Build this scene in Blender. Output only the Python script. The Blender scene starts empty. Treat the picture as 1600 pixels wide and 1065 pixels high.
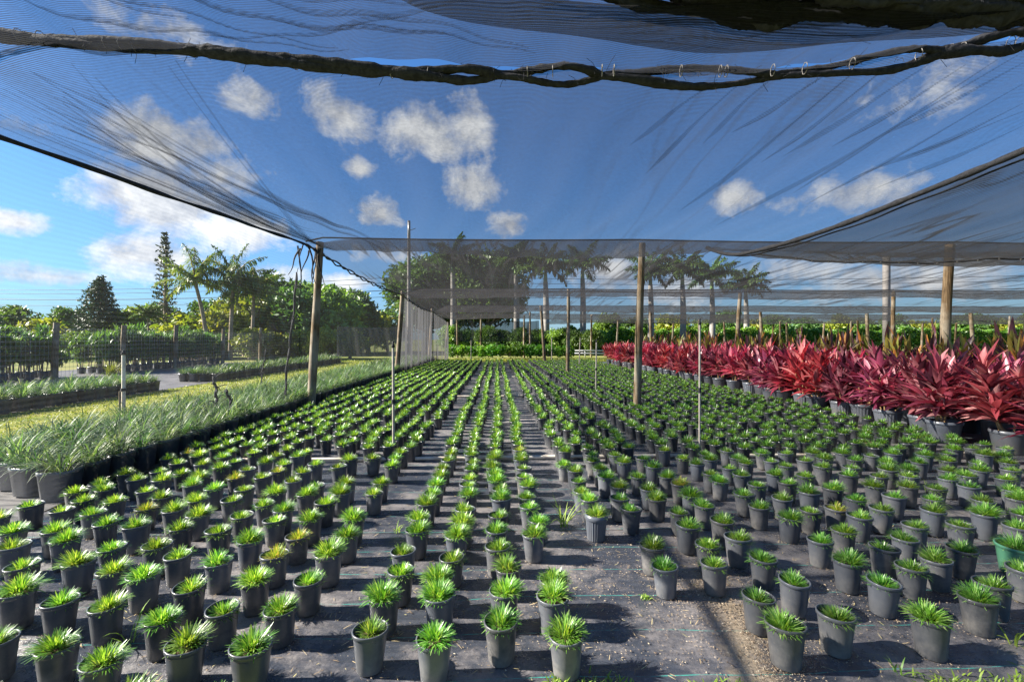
import bpy, math, random
import numpy as np
R = math.radians
rng = np.random.default_rng(7)
random.seed(7)
S = bpy.context.scene
COL = S.collection

# ------------------------------------------------------------------ camera
CAMZ = 1.55
YAW = R(1.93)
F = 711.0
cam_d = bpy.data.cameras.new('camera')
cam = bpy.data.objects.new('camera', cam_d)
COL.objects.link(cam)
cam.location = (0, 0, CAMZ)
cam.rotation_euler = (R(90), 0, -YAW)
cam_d.sensor_width = 36
cam_d.lens = 16.0
cam_d.shift_y = -0.0016
cam_d.clip_start = 0.05
cam_d.clip_end = 3000
S.camera = cam

def P(px, d, z=0.0, py=None):
    """photo column px at depth d -> world point (z given, or from row py)"""
    xc = (px - 800) / F * d
    if py is not None:
        z = CAMZ + (530 - py) / F * d
    return np.array([xc * math.cos(YAW) + d * math.sin(YAW), -xc * math.sin(YAW) + d * math.cos(YAW), z])

# ------------------------------------------------------------------ mesh helpers
class MB:
    def __init__(self):
        self.V = []; self.L = []; self.T = []; self.R = []; self.n = 0
    def add(self, V, Fc, rnd=None):
        V = np.asarray(V, float).reshape(-1, 3); Fc = np.asarray(Fc, int)
        self.V.append(V)
        self.L.append((Fc + self.n).ravel())
        self.T.append(np.full(len(Fc), Fc.shape[1]))
        if rnd is None: rnd = np.full(len(Fc), rng.random())
        self.R.append(np.broadcast_to(np.asarray(rnd, float), (len(Fc),)))
        self.n += len(V)
        return self
    def arrays(self):
        return np.concatenate(self.V), np.concatenate(self.L), np.concatenate(self.T), np.concatenate(self.R)
    def addmb(self, o, loc=(0, 0, 0), rz=0, s=1.0):
        V, L, T, Rr = o.arrays()
        c, q = math.cos(rz), math.sin(rz)
        V = V * s
        V2 = np.stack([V[:, 0] * c - V[:, 1] * q, V[:, 0] * q + V[:, 1] * c, V[:, 2]], 1) + np.asarray(loc)
        self.V.append(V2); self.L.append(L + self.n); self.T.append(T); self.R.append(Rr); self.n += len(V2)
        return self
    def mesh(self, name, mat, smooth=True):
        V, L, T, Rr = self.arrays()
        me = bpy.data.meshes.new(name)
        me.vertices.add(len(V)); me.vertices.foreach_set('co', V.ravel())
        me.loops.add(len(L)); me.loops.foreach_set('vertex_index', L)
        me.polygons.add(len(T))
        st = np.concatenate([[0], np.cumsum(T)[:-1]])
        me.polygons.foreach_set('loop_start', st); me.polygons.foreach_set('loop_total', T)
        me.polygons.foreach_set('use_smooth', np.full(len(T), smooth))
        me.update(calc_edges=True)
        a = me.attributes.new('rnd', 'FLOAT', 'FACE'); a.data.foreach_set('value', Rr.astype(np.float32))
        me.validate()
        me.materials.append(mat)
        return me
    def obj(self, name, mat, parent=None, smooth=True, loc=None):
        o = bpy.data.objects.new(name, self.mesh(name, mat, smooth))
        COL.objects.link(o)
        if parent is not None: o.parent = parent
        if loc is not None: o.location = loc
        return o

def tag(o, label=None, cat=None, group=None, kind=None):
    if label: o['label'] = label
    if cat: o['category'] = cat
    if group: o['group'] = group
    if kind: o['kind'] = kind
    return o
def empty(name, loc=(0, 0, 0), rz=0.0):
    o = bpy.data.objects.new(name, None); COL.objects.link(o)
    o.location = loc; o.rotation_euler = (0, 0, rz); o.empty_display_size = 0.1
    return o
def place(name, me, parent=None, loc=(0, 0, 0), rz=0.0, s=1.0):
    o = bpy.data.objects.new(name, me); COL.objects.link(o)
    if parent is not None: o.parent = parent
    o.location = loc; o.rotation_euler = (0, 0, rz); o.scale = (s, s, s)
    return o
def copy_tree(o, parent=None):
    c = o.copy(); COL.objects.link(c)
    if parent is not None: c.parent = parent
    for ch in o.children: copy_tree(ch, c)
    return c

def lathe(mb, prof, seg=20, cap=True, cx=0, cy=0, wob=0.0, rnd=None, ribs=0, ribamp=0):
    a = np.linspace(0, 2 * math.pi, seg, endpoint=False)
    ph = rng.random() * 6.28
    rows = []
    for r, z in prof:
        k = 1 + wob * np.sin(2 * a + ph) * (z / max(p[1] for p in prof))
        if ribs: k = k + ribamp * np.sign(np.sin(ribs * a))
        rows.append(np.stack([cx + r * k * np.cos(a), cy + r * k * np.sin(a), np.full(seg, z)], 1))
    V = np.concatenate(rows); Fc = []
    for i in range(len(prof) - 1):
        for j in range(seg):
            k = (j + 1) % seg
            Fc.append((i * seg + j, i * seg + k, (i + 1) * seg + k, (i + 1) * seg + j))
    mb.add(V, Fc, rnd)

def tube(mb, pts, rad, seg=6, cap=True, rnd=None):
    pts = np.asarray(pts, float); n = len(pts)
    rad = np.broadcast_to(np.asarray(rad, float), (n,))
    tan = np.gradient(pts, axis=0) if n > 2 else np.repeat((pts[1] - pts[0])[None], n, 0)
    tan = tan / (np.linalg.norm(tan, axis=1, keepdims=True) + 1e-9)
    ref = np.array([0, 0, 1.0]) if abs(tan[:, 2]).mean() < 0.8 else np.array([0, 1.0, 0])
    u = np.cross(tan, ref); u /= np.linalg.norm(u, axis=1, keepdims=True) + 1e-9
    v = np.cross(u, tan)
    a = np.linspace(0, 2 * math.pi, seg, endpoint=False)
    V = (pts[:, None] + rad[:, None, None] * (np.cos(a)[None, :, None] * u[:, None] + np.sin(a)[None, :, None] * v[:, None])).reshape(-1, 3)
    i = np.arange(n - 1)[:, None] * seg; j = np.arange(seg)[None]; k = (j + 1) % seg
    Fc = np.stack([i + j, i + k, i + seg + k, i + seg + j], -1).reshape(-1, 4)
    mb.add(V, Fc, rnd)
    if cap:
        Vc = np.concatenate([V[:seg], V[-seg:]])
        mb.add(Vc, [list(range(seg))[::-1], list(range(seg, 2 * seg))], 0.5 if rnd is None else rnd)

def box(mb, x0, x1, y0, y1, z0, z1, rnd=None):
    V = [(x, y, z) for z in (z0, z1) for y in (y0, y1) for x in (x0, x1)]
    mb.add(V, [(0, 2, 3, 1), (4, 5, 7, 6), (0, 1, 5, 4), (2, 6, 7, 3), (0, 4, 6, 2), (1, 3, 7, 5)], rnd)

def blades(mb, base, az, tilt, bend, length, width, seg=3, prof=None, fold=0.0, rnd=None, roll=None):
    base = np.asarray(base, float); n = len(base)
    az = np.broadcast_to(az, (n,)); tilt = np.broadcast_to(tilt, (n,)); bend = np.broadcast_to(bend, (n,))
    length = np.broadcast_to(length, (n,)); width = np.broadcast_to(width, (n,))
    if prof is None: prof = np.array([0.7, 1.0, 0.8, 0.12]) if seg == 3 else np.interp(np.linspace(0, 1, seg + 1), [0, .3, .7, 1], [.6, 1, .75, .06])
    h = np.stack([np.cos(az), np.sin(az), np.zeros(n)], 1); r = np.stack([-np.sin(az), np.cos(az), np.zeros(n)], 1)
    if roll is not None:
        rr = np.broadcast_to(roll, (n,))
    p = base.copy(); rows = []
    ac = 3 if fold else 2
    for k in range(seg + 1):
        a = tilt + bend * k / seg
        d = np.sin(a)[:, None] * h + np.cos(a)[:, None] * np.array([0, 0, 1.0])
        nm = -np.cos(a)[:, None] * h + np.sin(a)[:, None] * np.array([0, 0, 1.0])
        w = (width * prof[k] / 2)[:, None]
        rv = r if roll is None else r * np.cos(rr)[:, None] + nm * np.sin(rr)[:, None]
        if fold: rows.append(np.stack([p - rv * w + nm * w * fold, p, p + rv * w + nm * w * fold], 1))
        else: rows.append(np.stack([p - rv * w, p + rv * w], 1))
        p = p + d * (length / seg)[:, None]
    V = np.stack(rows, 1)            # n, seg+1, ac, 3
    per = (seg + 1) * ac
    q = []
    for k in range(seg):
        for c in range(ac - 1):
            q.append((k * ac + c, k * ac + c + 1, (k + 1) * ac + c + 1, (k + 1) * ac + c))
    Fc = (np.arange(n)[:, None, None] * per + np.array(q)[None]).reshape(-1, 4)
    if rnd is None: rnd = rng.random(n)
    mb.add(V.reshape(-1, 3), Fc, np.repeat(np.broadcast_to(rnd, (n,)), len(q)))

def quads(mb, c, size, rnd=None, flat=0.0):
    """leaf-shaped (rhombus-like) small faces with random orientation"""
    n = len(c)
    d = rng.normal(size=(n, 3)); d /= np.linalg.norm(d, axis=1, keepdims=True)
    e = rng.normal(size=(n, 3)); e[:, 2] *= (1 - flat)
    u = np.cross(d, e); u /= np.linalg.norm(u, axis=1, keepdims=True) + 1e-9
    v = np.cross(d, u)
    s = np.broadcast_to(size, (n,))[:, None] * rng.uniform(.7, 1.3, (n, 1))
    V = np.stack([c - u * s * .62, c + v * s * .26 - u * s * .08, c + u * s * .62, c - v * s * .26 - u * s * .08], 1).reshape(-1, 3)
    Fc = np.arange(4 * n).reshape(n, 4)
    mb.add(V, Fc, rng.random(n) if rnd is None else rnd)

# ------------------------------------------------------------------ materials
class N:
    def __init__(s, nt): s.nt = nt; nt.nodes.clear()
    def __call__(s, t, **kw):
        n = s.nt.nodes.new(t)
        for k, v in kw.items():
            if k.startswith('i_'):
                key = k[2:]; key = int(key) if key.isdigit() else key.replace('_', ' ')
                s.set(n.inputs[key], v)
            else: setattr(n, k, v)
        return n
    def set(s, sock, v):
        if isinstance(v, bpy.types.Node): v = v.outputs[0]
        if isinstance(v, bpy.types.NodeSocket): s.nt.links.new(v, sock)
        else:
            if hasattr(sock.default_value, '__len__') and not isinstance(v, (int, float)):
                if len(sock.default_value) == 4 and len(v) == 3: v = (*v, 1)
            sock.default_value = v
    def math(s, op, a, b=0.0, c=0.0, clamp=False):
        n = s.nt.nodes.new('ShaderNodeMath'); n.operation = op; n.use_clamp = clamp
        s.set(n.inputs[0], a); s.set(n.inputs[1], b); s.set(n.inputs[2], c); return n.outputs[0]
    def mix(s, f, a, b, mode='MIX'):
        n = s.nt.nodes.new('ShaderNodeMix'); n.data_type = 'RGBA'; n.blend_type = mode
        s.set(n.inputs[0], f); s.set(n.inputs[6], a); s.set(n.inputs[7], b); return n.outputs[2]
    def ramp(s, f, pts):
        n = s.nt.nodes.new('ShaderNodeValToRGB'); e = n.color_ramp.elements
        while len(e) < len(pts): e.new(0.5)
        for i, (p, c) in enumerate(pts):
            e[i].position = p; e[i].color = (*c, 1) if hasattr(c, '__len__') else (c, c, c, 1)
        s.set(n.inputs[0], f); return n.outputs[0]
    def noise(s, vec, scale, detail=3, rough=.55, dist=0.0):
        n = s.nt.nodes.new('ShaderNodeTexNoise')
        if vec is not None: s.set(n.inputs['Vector'], vec)
        n.inputs['Scale'].default_value = scale; n.inputs['Detail'].default_value = detail
        n.inputs['Roughness'].default_value = rough; n.inputs['Distortion'].default_value = dist
        return n.outputs[0]
    def mapping(s, vec, scale=(1, 1, 1), rot=(0, 0, 0), typ='POINT'):
        n = s.nt.nodes.new('ShaderNodeMapping'); n.vector_type = typ
        s.set(n.inputs['Vector'], vec); n.inputs['Scale'].default_value = scale; n.inputs['Rotation'].default_value = rot
        return n.outputs[0]
    def bump(s, h, strength=.3, dist=.01):
        n = s.nt.nodes.new('ShaderNodeBump'); s.set(n.inputs['Height'], h)
        n.inputs['Strength'].default_value = strength; n.inputs['Distance'].default_value = dist; return n.outputs[0]
    def out(s, sh): s.nt.links.new(sh if isinstance(sh, bpy.types.NodeSocket) else sh.outputs[0], s('ShaderNodeOutputMaterial').inputs[0])

def newmat(name):
    m = bpy.data.materials.new(name); m.use_nodes = True
    return m, N(m.node_tree)

def principled(n, col, rough=.5, spec=.5, normal=None, metal=0.0):
    b = n('ShaderNodeBsdfPrincipled')
    n.set(b.inputs['Base Color'], col); n.set(b.inputs['Roughness'], rough)
    n.set(b.inputs['Specular IOR Level'], spec); b.inputs['Metallic'].default_value = metal
    if normal is not None: n.set(b.inputs['Normal'], normal)
    return b

def leafmat(name, cols, rough=.45, transl=.3, spec=.5, tcol=None, objvar=.25):
    m, n = newmat(name)
    at = n('ShaderNodeAttribute', attribute_name='rnd')
    k = len(cols)
    c = n.ramp(at.outputs['Fac'], [(i / (k - 1), q) for i, q in enumerate(cols)])
    oi = n('ShaderNodeObjectInfo')
    v = n.math('MULTIPLY_ADD', oi.outputs['Random'], 2 * objvar, 1 - objvar)
    hsv = n('ShaderNodeHueSaturation', i_Color=c, i_Value=v)
    hue = n.math('MULTIPLY_ADD', n.math('FRACT', n.math('MULTIPLY', oi.outputs['Random'], 7.31)), .032 * min(1, objvar * 4), .5 - .024 * min(1, objvar * 4))
    n.set(hsv.inputs['Hue'], hue)
    b = principled(n, hsv.outputs[0], rough, spec)
    t = n('ShaderNodeBsdfTranslucent')
    tc = n.mix(1.0, hsv.outputs[0], tcol or (1.6, 1.7, .7), 'MULTIPLY')
    n.set(t.inputs[0], tc)
    mx = n('ShaderNodeMixShader', i_0=transl); n.set(mx.inputs[1], b); n.set(mx.inputs[2], t)
    n.out(mx); return m

def simple(name, col, rough=.6, spec=.4, noise_scale=None, col2=None, bump=0.0, stretch=(1, 1, 1), metal=0.0):
    m, n = newmat(name)
    c = col
    nm = None
    if noise_scale:
        tc = n('ShaderNodeTexCoord')
        mp = n.mapping(tc.outputs['Object'], stretch)
        f = n.noise(mp, noise_scale, 5, .6)
        f2 = n.ramp(f, [(.35, 0.0), (.65, 1.0)])
        c = n.mix(f2, col, col2 or col)
        if bump: nm = n.bump(f, bump, .01)
    n.out(principled(n, c, rough, spec, nm, metal)); return m

def clothmat(name, dens, line=.12, period=.012, fold=.35, foldscale=2.2, col=(.05, .052, .058), axis='Y', holes=0.0, foldaxis='Y', transl=.5, onesided=False, wob=40):
    """knitted shade cloth: black threads with gaps between them, denser where it is bunched into folds"""
    m, n = newmat(name)
    g = n('ShaderNodeNewGeometry')
    sep = n('ShaderNodeSeparateXYZ', i_0=g.outputs['Position'])
    w = n.noise(g.outputs['Position'], 1.3, 2)
    ax = {'X': 0, 'Y': 1, 'Z': 2}[axis]
    ph = n.math('ADD', n.math('MULTIPLY', sep.outputs[ax], 6.2832 / period), n.math('MULTIPLY', w, wob))
    ln = n.math('SINE', ph)
    # irregular yarn: contrast of the lines drifts over the sheet
    amp = n.math('MULTIPLY', n.noise(g.outputs['Position'], 2.1, 3), line * 2)
    a = n.math('MULTIPLY_ADD', ln, amp, dens)
    st = {'Y': (foldscale, .10, foldscale), 'X': (.10, foldscale, foldscale), 'Z': (foldscale, foldscale, .10)}[foldaxis]
    mp = n.mapping(g.outputs['Position'], st, (0, 0, R(9) if foldaxis == 'Y' else 0))
    f1 = n.noise(mp, 1.0, 2, .4, .15)
    ridge = n.math('SUBTRACT', 1.0, n.math('MULTIPLY', n.math('ABSOLUTE', n.math('SUBTRACT', f1, .5)), 20.0), clamp=True)
    patch = n.ramp(n.noise(g.outputs['Position'], .35, 2), [(.42, .05), (.6, 1.0)])
    if onesided:
        xx = n.ramp(n.math('MULTIPLY_ADD', sep.outputs[0], .1, .5), [(.10, 1.0), (.24, .5), (.34, .06), (.55, .04), (.68, 1.0)])
        patch = n.math('MULTIPLY', patch, xx)
    a = n.math('ADD', a, n.math('MULTIPLY', n.math('MULTIPLY', ridge, patch), fold))
    big = n.noise(g.outputs['Position'], .6, 3)
    a = n.math('ADD', a, n.math('MULTIPLY', n.math('SUBTRACT', big, .5), fold * .35))
    fine = n.noise(n.mapping(g.outputs['Position'], (30, 30, 30)), 1.0, 3, .7)
    a = n.math('ADD', a, n.math('MULTIPLY', n.math('SUBTRACT', fine, .5), line * 1.1))
    if holes:
        vo = n('ShaderNodeTexVoronoi', i_Scale=2.3); n.set(vo.inputs['Vector'], n.mapping(g.outputs['Position'], (.8, 1.6, 1)))
        hz = n.math('ADD', vo.outputs['Distance'], n.math('MULTIPLY', n.noise(g.outputs['Position'], 14, 3), .09))
        a = n.math('SUBTRACT', a, n.math('MULTIPLY', n.math('LESS_THAN', hz, holes), .5))
    a = n.math('MINIMUM', n.math('MAXIMUM', a, .03), .97)
    d = n('ShaderNodeBsdfDiffuse', i_0=(*col, 1)); t = n('ShaderNodeBsdfTranslucent', i_0=(*col, 1))
    dm = n('ShaderNodeMixShader', i_0=transl); n.set(dm.inputs[1], d); n.set(dm.inputs[2], t)
    tr = n('ShaderNodeBsdfTransparent')
    mx = n('ShaderNodeMixShader'); n.set(mx.inputs[0], a); n.set(mx.inputs[1], tr); n.set(mx.inputs[2], dm)
    n.out(mx); return m

def potmat(name, col, dust=(.16, .14, .115), amount=1.0):
    m, n = newmat(name)
    tc = n('ShaderNodeTexCoord'); oi = n('ShaderNodeObjectInfo')
    off = n('ShaderNodeVectorMath', operation='ADD'); n.set(off.inputs[0], tc.outputs['Object']); n.set(off.inputs[1], oi.outputs['Location'])
    sep = n('ShaderNodeSeparateXYZ', i_0=tc.outputs['Object'])
    low = n.ramp(n.math('MULTIPLY', sep.outputs[2], 4.0), [(0, .9), (.5, .3), (1, .14)])
    f = n.noise(off, 14, 6, .7)
    sp = n.noise(off, 120, 3, .7)
    f = n.math('MULTIPLY', n.ramp(f, [(.35, .15), (.7, 1.0)]), low)
    f = n.math('ADD', f, n.math('MULTIPLY', n.ramp(sp, [(.6, 0.0), (.72, 1.0)]), .25))
    f = n.math('MULTIPLY', f, n.math('MULTIPLY_ADD', oi.outputs['Random'], amount * .9, amount * .1), clamp=True)
    v = n.math('MULTIPLY_ADD', n.math('FRACT', n.math('MULTIPLY', oi.outputs['Random'], 13.7)), .9, .55)
    base = n('ShaderNodeHueSaturation', i_Color=(*col, 1), i_Value=v)
    c = n.mix(f, base.outputs[0], dust)
    n.out(principled(n, c, n.math('MULTIPLY_ADD', f, .4, .30), .55, n.bump(sp, .10, .002))); return m

M = {}
M['blade'] = leafmat('grass_blade', [(.035, .12, .016), (.09, .26, .03), (.18, .41, .06), (.38, .54, .20)], .36, .35, .85, (2.0, 1.6, .5))
M['blade_y'] = leafmat('yellowing_grass_blade', [(.10, .22, .02), (.20, .36, .035), (.36, .42, .07), (.50, .38, .15)], .4, .35, .5, (1.6, 1.4, .6))
M['liriope'] = leafmat('lily_turf_blade', [(.03, .085, .022), (.055, .125, .035), (.10, .18, .06), (.27, .31, .22)], .5, .3, .3)
M['weed'] = leafmat('weed_blade', [(.12, .25, .03), (.25, .38, .05)], .5, .3)
M['lawn'] = leafmat('lawn_blade', [(.10, .15, .018), (.20, .23, .03), (.28, .27, .05)], .6, .25)
M['cord'] = leafmat('cordyline_leaf', [(.085, .014, .022), (.27, .032, .048), (.50, .075, .09), (.60, .27, .26)], .32, .35, .5, (1.7, .8, .9), .3)
M['cord_purple'] = leafmat('cordyline_dark_leaf', [(.045, .014, .024), (.15, .028, .05), (.38, .07, .10), (.56, .28, .28)], .32, .3, .5, (1.6, .8, .9), .3)
M['cord_mixed'] = leafmat('cordyline_mixed_leaf', [(.05, .03, .04), (.16, .06, .08), (.20, .24, .05), (.50, .22, .05)], .4, .35, .5, (1.4, 1.2, .7), .3)
M['cane'] = simple('cane', (.42, .28, .14), .6, .3, 20, (.25, .14, .06))
M['soil'] = simple('potting_soil', (.045, .032, .022), .95, .1, 60, (.11, .08, .055), .6)
M['pot'] = potmat('black_pot', (.056, .063, .077), (.28, .26, .235))
M['bigpot'] = potmat('large_black_pot', (.085, .097, .118), (.30, .2, .09), .7)
M['greenpot'] = potmat('green_pot', (.09, .27, .165), amount=.3)
M['beigepot'] = potmat('beige_pot', (.45, .34, .22), amount=.3)
M['wood'] = None
m, n = newmat('weathered_post')
tc = n('ShaderNodeTexCoord'); oi = n('ShaderNodeObjectInfo')
off = n('ShaderNodeVectorMath', operation='ADD'); n.set(off.inputs[0], tc.outputs['Object']); n.set(off.inputs[1], oi.outputs['Location'])
g1 = n.noise(n.mapping(off, (9, 9, .7)), 3, 6, .65, .5); g2 = n.noise(n.mapping(off, (1, 1, .8)), 2.2, 4)
c = n.ramp(g1, [(.3, (.03, .02, .011)), (.5, (.125, .08, .04)), (.68, (.27, .2, .12))])
c = n.mix(n.ramp(g2, [(.42, 0.0), (.62, .75)]), c, (.30, .26, .20))
n.out(principled(n, c, .8, .25, n.bump(g1, .6, .012))); M['wood'] = m
M['pipe'] = simple('white_plastic_pipe', (.7, .66, .58), .45, .5, 8, (.48, .41, .33))
M['metalpole'] = simple('grey_riser_pipe', (.42, .38, .34), .45, .5, 8, (.26, .22, .18))
M['concrete'] = simple('concrete_pole', (.24, .22, .205), .85, .2, 3, (.18, .165, .15))
M['blackcloth'] = simple('bunched_black_cloth', (.018, .018, .02), .85, .2, 30, (.04, .04, .045), .8)
M['cable'] = simple('black_cable', (.012, .012, .013), .5, .4)
M['tie'] = simple('pale_tie', (.2, .185, .17), .5, .4)
M['white'] = simple('white_paint', (.75, .76, .78), .5, .4, 6, (.6, .6, .6))
M['wire'] = simple('galvanised_wire', (.34, .35, .35), .45, .5, None, metal=.4)
M['bark'] = simple('bark', (.16, .12, .085), .9, .2, 6, (.28, .23, .18), .5, (1, 1, .3))
M['palmtrunk'] = simple('pale_palm_trunk', (.27, .255, .23), .85, .2, 5, (.19, .175, .16), .3, (1, 1, 3))
M['shaft'] = simple('palm_crownshaft', (.10, .2, .05), .5, .4, 4, (.16, .25, .08))
M['frond'] = leafmat('palm_frond_leaf', [(.03, .07, .018), (.055, .12, .03), (.09, .165, .04)], .45, .25)
M['coco'] = leafmat('coconut_frond_leaf', [(.05, .10, .015), (.09, .16, .025), (.20, .22, .04)], .45, .3)
M['tree_a'] = leafmat('deep_green_leaf', [(.036, .08, .018), (.065, .135, .028), (.11, .19, .038)], .5, .25)
M['tree_b'] = leafmat('mid_green_leaf', [(.06, .13, .022), (.105, .205, .034), (.18, .28, .042)], .5, .3)
M['tree_y'] = leafmat('yellow_green_leaf', [(.10, .15, .015), (.20, .24, .02), (.32, .30, .03)], .5, .3)
M['tree_d'] = leafmat('conifer_leaf', [(.018, .035, .016), (.032, .06, .026), (.05, .085, .03)], .6, .1)
M['shrub'] = leafmat('oleander_leaf', [(.05, .12, .025), (.095, .20, .04), (.15, .27, .06)], .45, .25)
M['bush'] = leafmat('lime_bush_leaf', [(.04, .13, .014), (.08, .22, .02), (.15, .30, .03)], .45, .3)
M['cloth'] = clothmat('shade_cloth', .53, .24, .015, .12, 3.0, (.04, .041, .045), holes=.045, onesided=True, wob=16)
M['clothlayer'] = clothmat('shade_cloth_layer', .62, .08, .03, .4, 3.0, (.085, .082, .075))
M['clothdense'] = clothmat('bunched_netting', .72, .14, .017, .5, 9.0, (.03, .031, .034), foldaxis='X')
M['clothfar'] = clothmat('shade_cloth_far', .50, .05, .05, .45, 3.0, (.055, .053, .054))
M['curtain'] = clothmat('thin_side_netting', .11, .035, .05, .06, 1.2, (.07, .073, .076), 'Z', foldaxis='X', wob=7)
M['curtain2'] = clothmat('dense_side_netting', .58, .03, .05, .4, 2.0, (.085, .085, .09), 'Z', foldaxis='Z')
M['curtain3'] = clothmat('dark_back_netting', .72, .03, .05, .3, 2.0, (.035, .036, .038), 'Z', foldaxis='Z')

# ------------------------------------------------------------------ world + sun
SUN_EL = R(31)
w = bpy.data.worlds.new('World'); S.world = w; w.use_nodes = True
n = N(w.node_tree)
sky = n('ShaderNodeTexSky', sky_type='NISHITA', sun_disc=False)
sky.sun_elevation = SUN_EL; sky.sun_rotation = R(-88); sky.altitude = 0
sky.air_density = 1.0; sky.dust_density = .6; sky.ozone_density = 2.2
tc = n('ShaderNodeTexCoord')
D = tc.outputs['Generated']
from mathutils import Matrix, Vector
blobs = [ # photo px centre, half sizes px, weight
 (15, 345, 60, 22, 1), (235, 215, 85, 62, 1), (305, 225, 60, 48, .9), (345, 275, 75, 50, .7), (200, 305, 60, 36, 1), (270, 325, 115, 56, 1.15), (235, 300, 90, 46, 1.15), (240, 400, 90, 44, 1.1),
 (365, 355, 95, 40, .9), (205, 400, 66, 44, 1), (90, 432, 110, 20, .7), (535, 180, 72, 46, .95), (660, 205, 80, 46, 1), (735, 200, 52, 54, 1), (690, 228, 56, 30, 1),
 (735, 292, 52, 38, .95), (562, 264, 30, 20, .85), (592, 332, 42, 28, .9), (798, 352, 38, 26, .95), (1150, 310, 42, 28, .9),
 (1330, 302, 120, 38, .75), (395, 150, 50, 34, .6), (270, 45, 120, 46, .48), (1490, 120, 150, 50, .4), (430, 432, 60, 22, .8), (545, 442, 55, 20, .9), (600, 400, 70, 18, .6),
 (965, 430, 70, 40, .9), (1050, 455, 110, 34, .8), (1420, 440, 220, 40, .75), (1250, 420, 120, 40, .6), (60, 200, 90, 30, .35)]
acc = None
cy, sy = math.cos(YAW), math.sin(YAW)
for px, py, a, b, wt in blobs:
    u, v = (px - 800) / F, (530 - py) / F
    d = Vector((cy * u + sy, -sy * u + cy, v)); L = d.length; d.normalize()
    right = d.cross(Vector((0, 0, 1))).normalized(); up = right.cross(d)
    mt = Matrix((right, up, -d)).transposed()
    # angular half sizes: image px shrink away from the axis
    mp = n.mapping(D, (a / F / L * .92, b / F / L * .92, 50.0), tuple(mt.to_euler('XYZ')), 'TEXTURE')
    ln = n('ShaderNodeVectorMath', operation='LENGTH'); n.set(ln.inputs[0], mp)
    v_ = n.math('MULTIPLY', n.math('SUBTRACT', 1.25, ln.outputs['Value']), wt)
    acc = v_ if acc is None else n.math('SMOOTH_MAX', acc, v_, .12)
n1 = n.noise(D, 11, 9, .62, .3)
n2 = n.noise(n.mapping(D, (1, 1, 1.6)), 34, 6, .6)
den = n.math('ADD', acc, n.math('MULTIPLY', n.math('SUBTRACT', n1, .5), 2.3))
den = n.math('ADD', den, n.math('MULTIPLY', n.math('SUBTRACT', n2, .5), .7))
mask = n.ramp(den, [(.22, 0.0), (.56, .6), (.95, 1.0)])
# thin haze close to the horizon
sep = n('ShaderNodeSeparateXYZ', i_0=D)
hz = n.ramp(sep.outputs[2], [(0.0, .5), (.10, .22), (.30, 0.0)])
offv = n('ShaderNodeVectorMath', operation='ADD'); n.set(offv.inputs[0], D); offv.inputs[1].default_value = (-.035, 0, .022)
n1b = n.noise(offv.outputs[0], 11, 9, .62, .3)
lit = n.math('ADD', n.math('MULTIPLY', n.math('SUBTRACT', n1, n1b), 3.2), n.math('MULTIPLY_ADD', den, .25, .42), clamp=True)
shade = n.mix(lit, (1.35, 1.5, 1.8, 1), (2.8, 2.9, 3.0, 1))
skyc = n.mix(1.0, sky.outputs[0], (.19, .345, .515, 1), 'MULTIPLY')
skyc = n.mix(hz, skyc, (1.0, 1.22, 1.55, 1))
colr = n.mix(mask, skyc, shade)
bg = n('ShaderNodeBackground', i_1=.1); n.set(bg.inputs[0], colr)
o = n('ShaderNodeOutputWorld'); w.node_tree.links.new(bg.outputs[0], o.inputs[0])

sl = bpy.data.lights.new('sun', 'SUN'); sl.energy = 5.0; sl.angle = R(.5); sl.color = (1, .93, .82)
so = bpy.data.objects.new('sun', sl); COL.objects.link(so)
sd = Vector((-math.cos(SUN_EL) * math.cos(R(2)), math.cos(SUN_EL) * math.sin(R(2)), math.sin(SUN_EL)))
so.rotation_euler = sd.to_track_quat('Z', 'Y').to_euler()

# ------------------------------------------------------------------ ground
def sheet(name, x0, x1, y0, y1, z, mat, nx=1, ny=1, zf=None, kind='structure'):
    xs = np.linspace(x0, x1, nx + 1); ys = np.linspace(y0, y1, ny + 1)
    X, Y = np.meshgrid(xs, ys, indexing='ij'); Z = np.full_like(X, z) if zf is None else z + zf(X, Y)
    mb = MB(); i = np.arange(nx)[:, None] * (ny + 1); j = np.arange(ny)[None]
    Fc = np.stack([i + j, i + ny + 1 + j, i + ny + 2 + j, i + j + 1], -1).reshape(-1, 4)
    mb.add(np.stack([X, Y, Z], -1).reshape(-1, 3), Fc, .5)
    o = mb.obj(name, mat); tag(o, kind=kind); return o

m, n = newmat('ground_earth')
g = n('ShaderNodeNewGeometry')
f = n.noise(g.outputs['Position'], .25, 6, .6); f2 = n.noise(g.outputs['Position'], 3, 5, .7)
c = n.mix(n.ramp(f, [(.4, 0.0), (.6, 1.0)]), (.10, .14, .025), (.19, .19, .06))
c = n.mix(n.ramp(f2, [(.5, 0.0), (.75, .8)]), c, (.24, .20, .13))
n.out(principled(n, c, .95, .1, n.bump(f2, .5, .03))); M['earth'] = m

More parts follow.
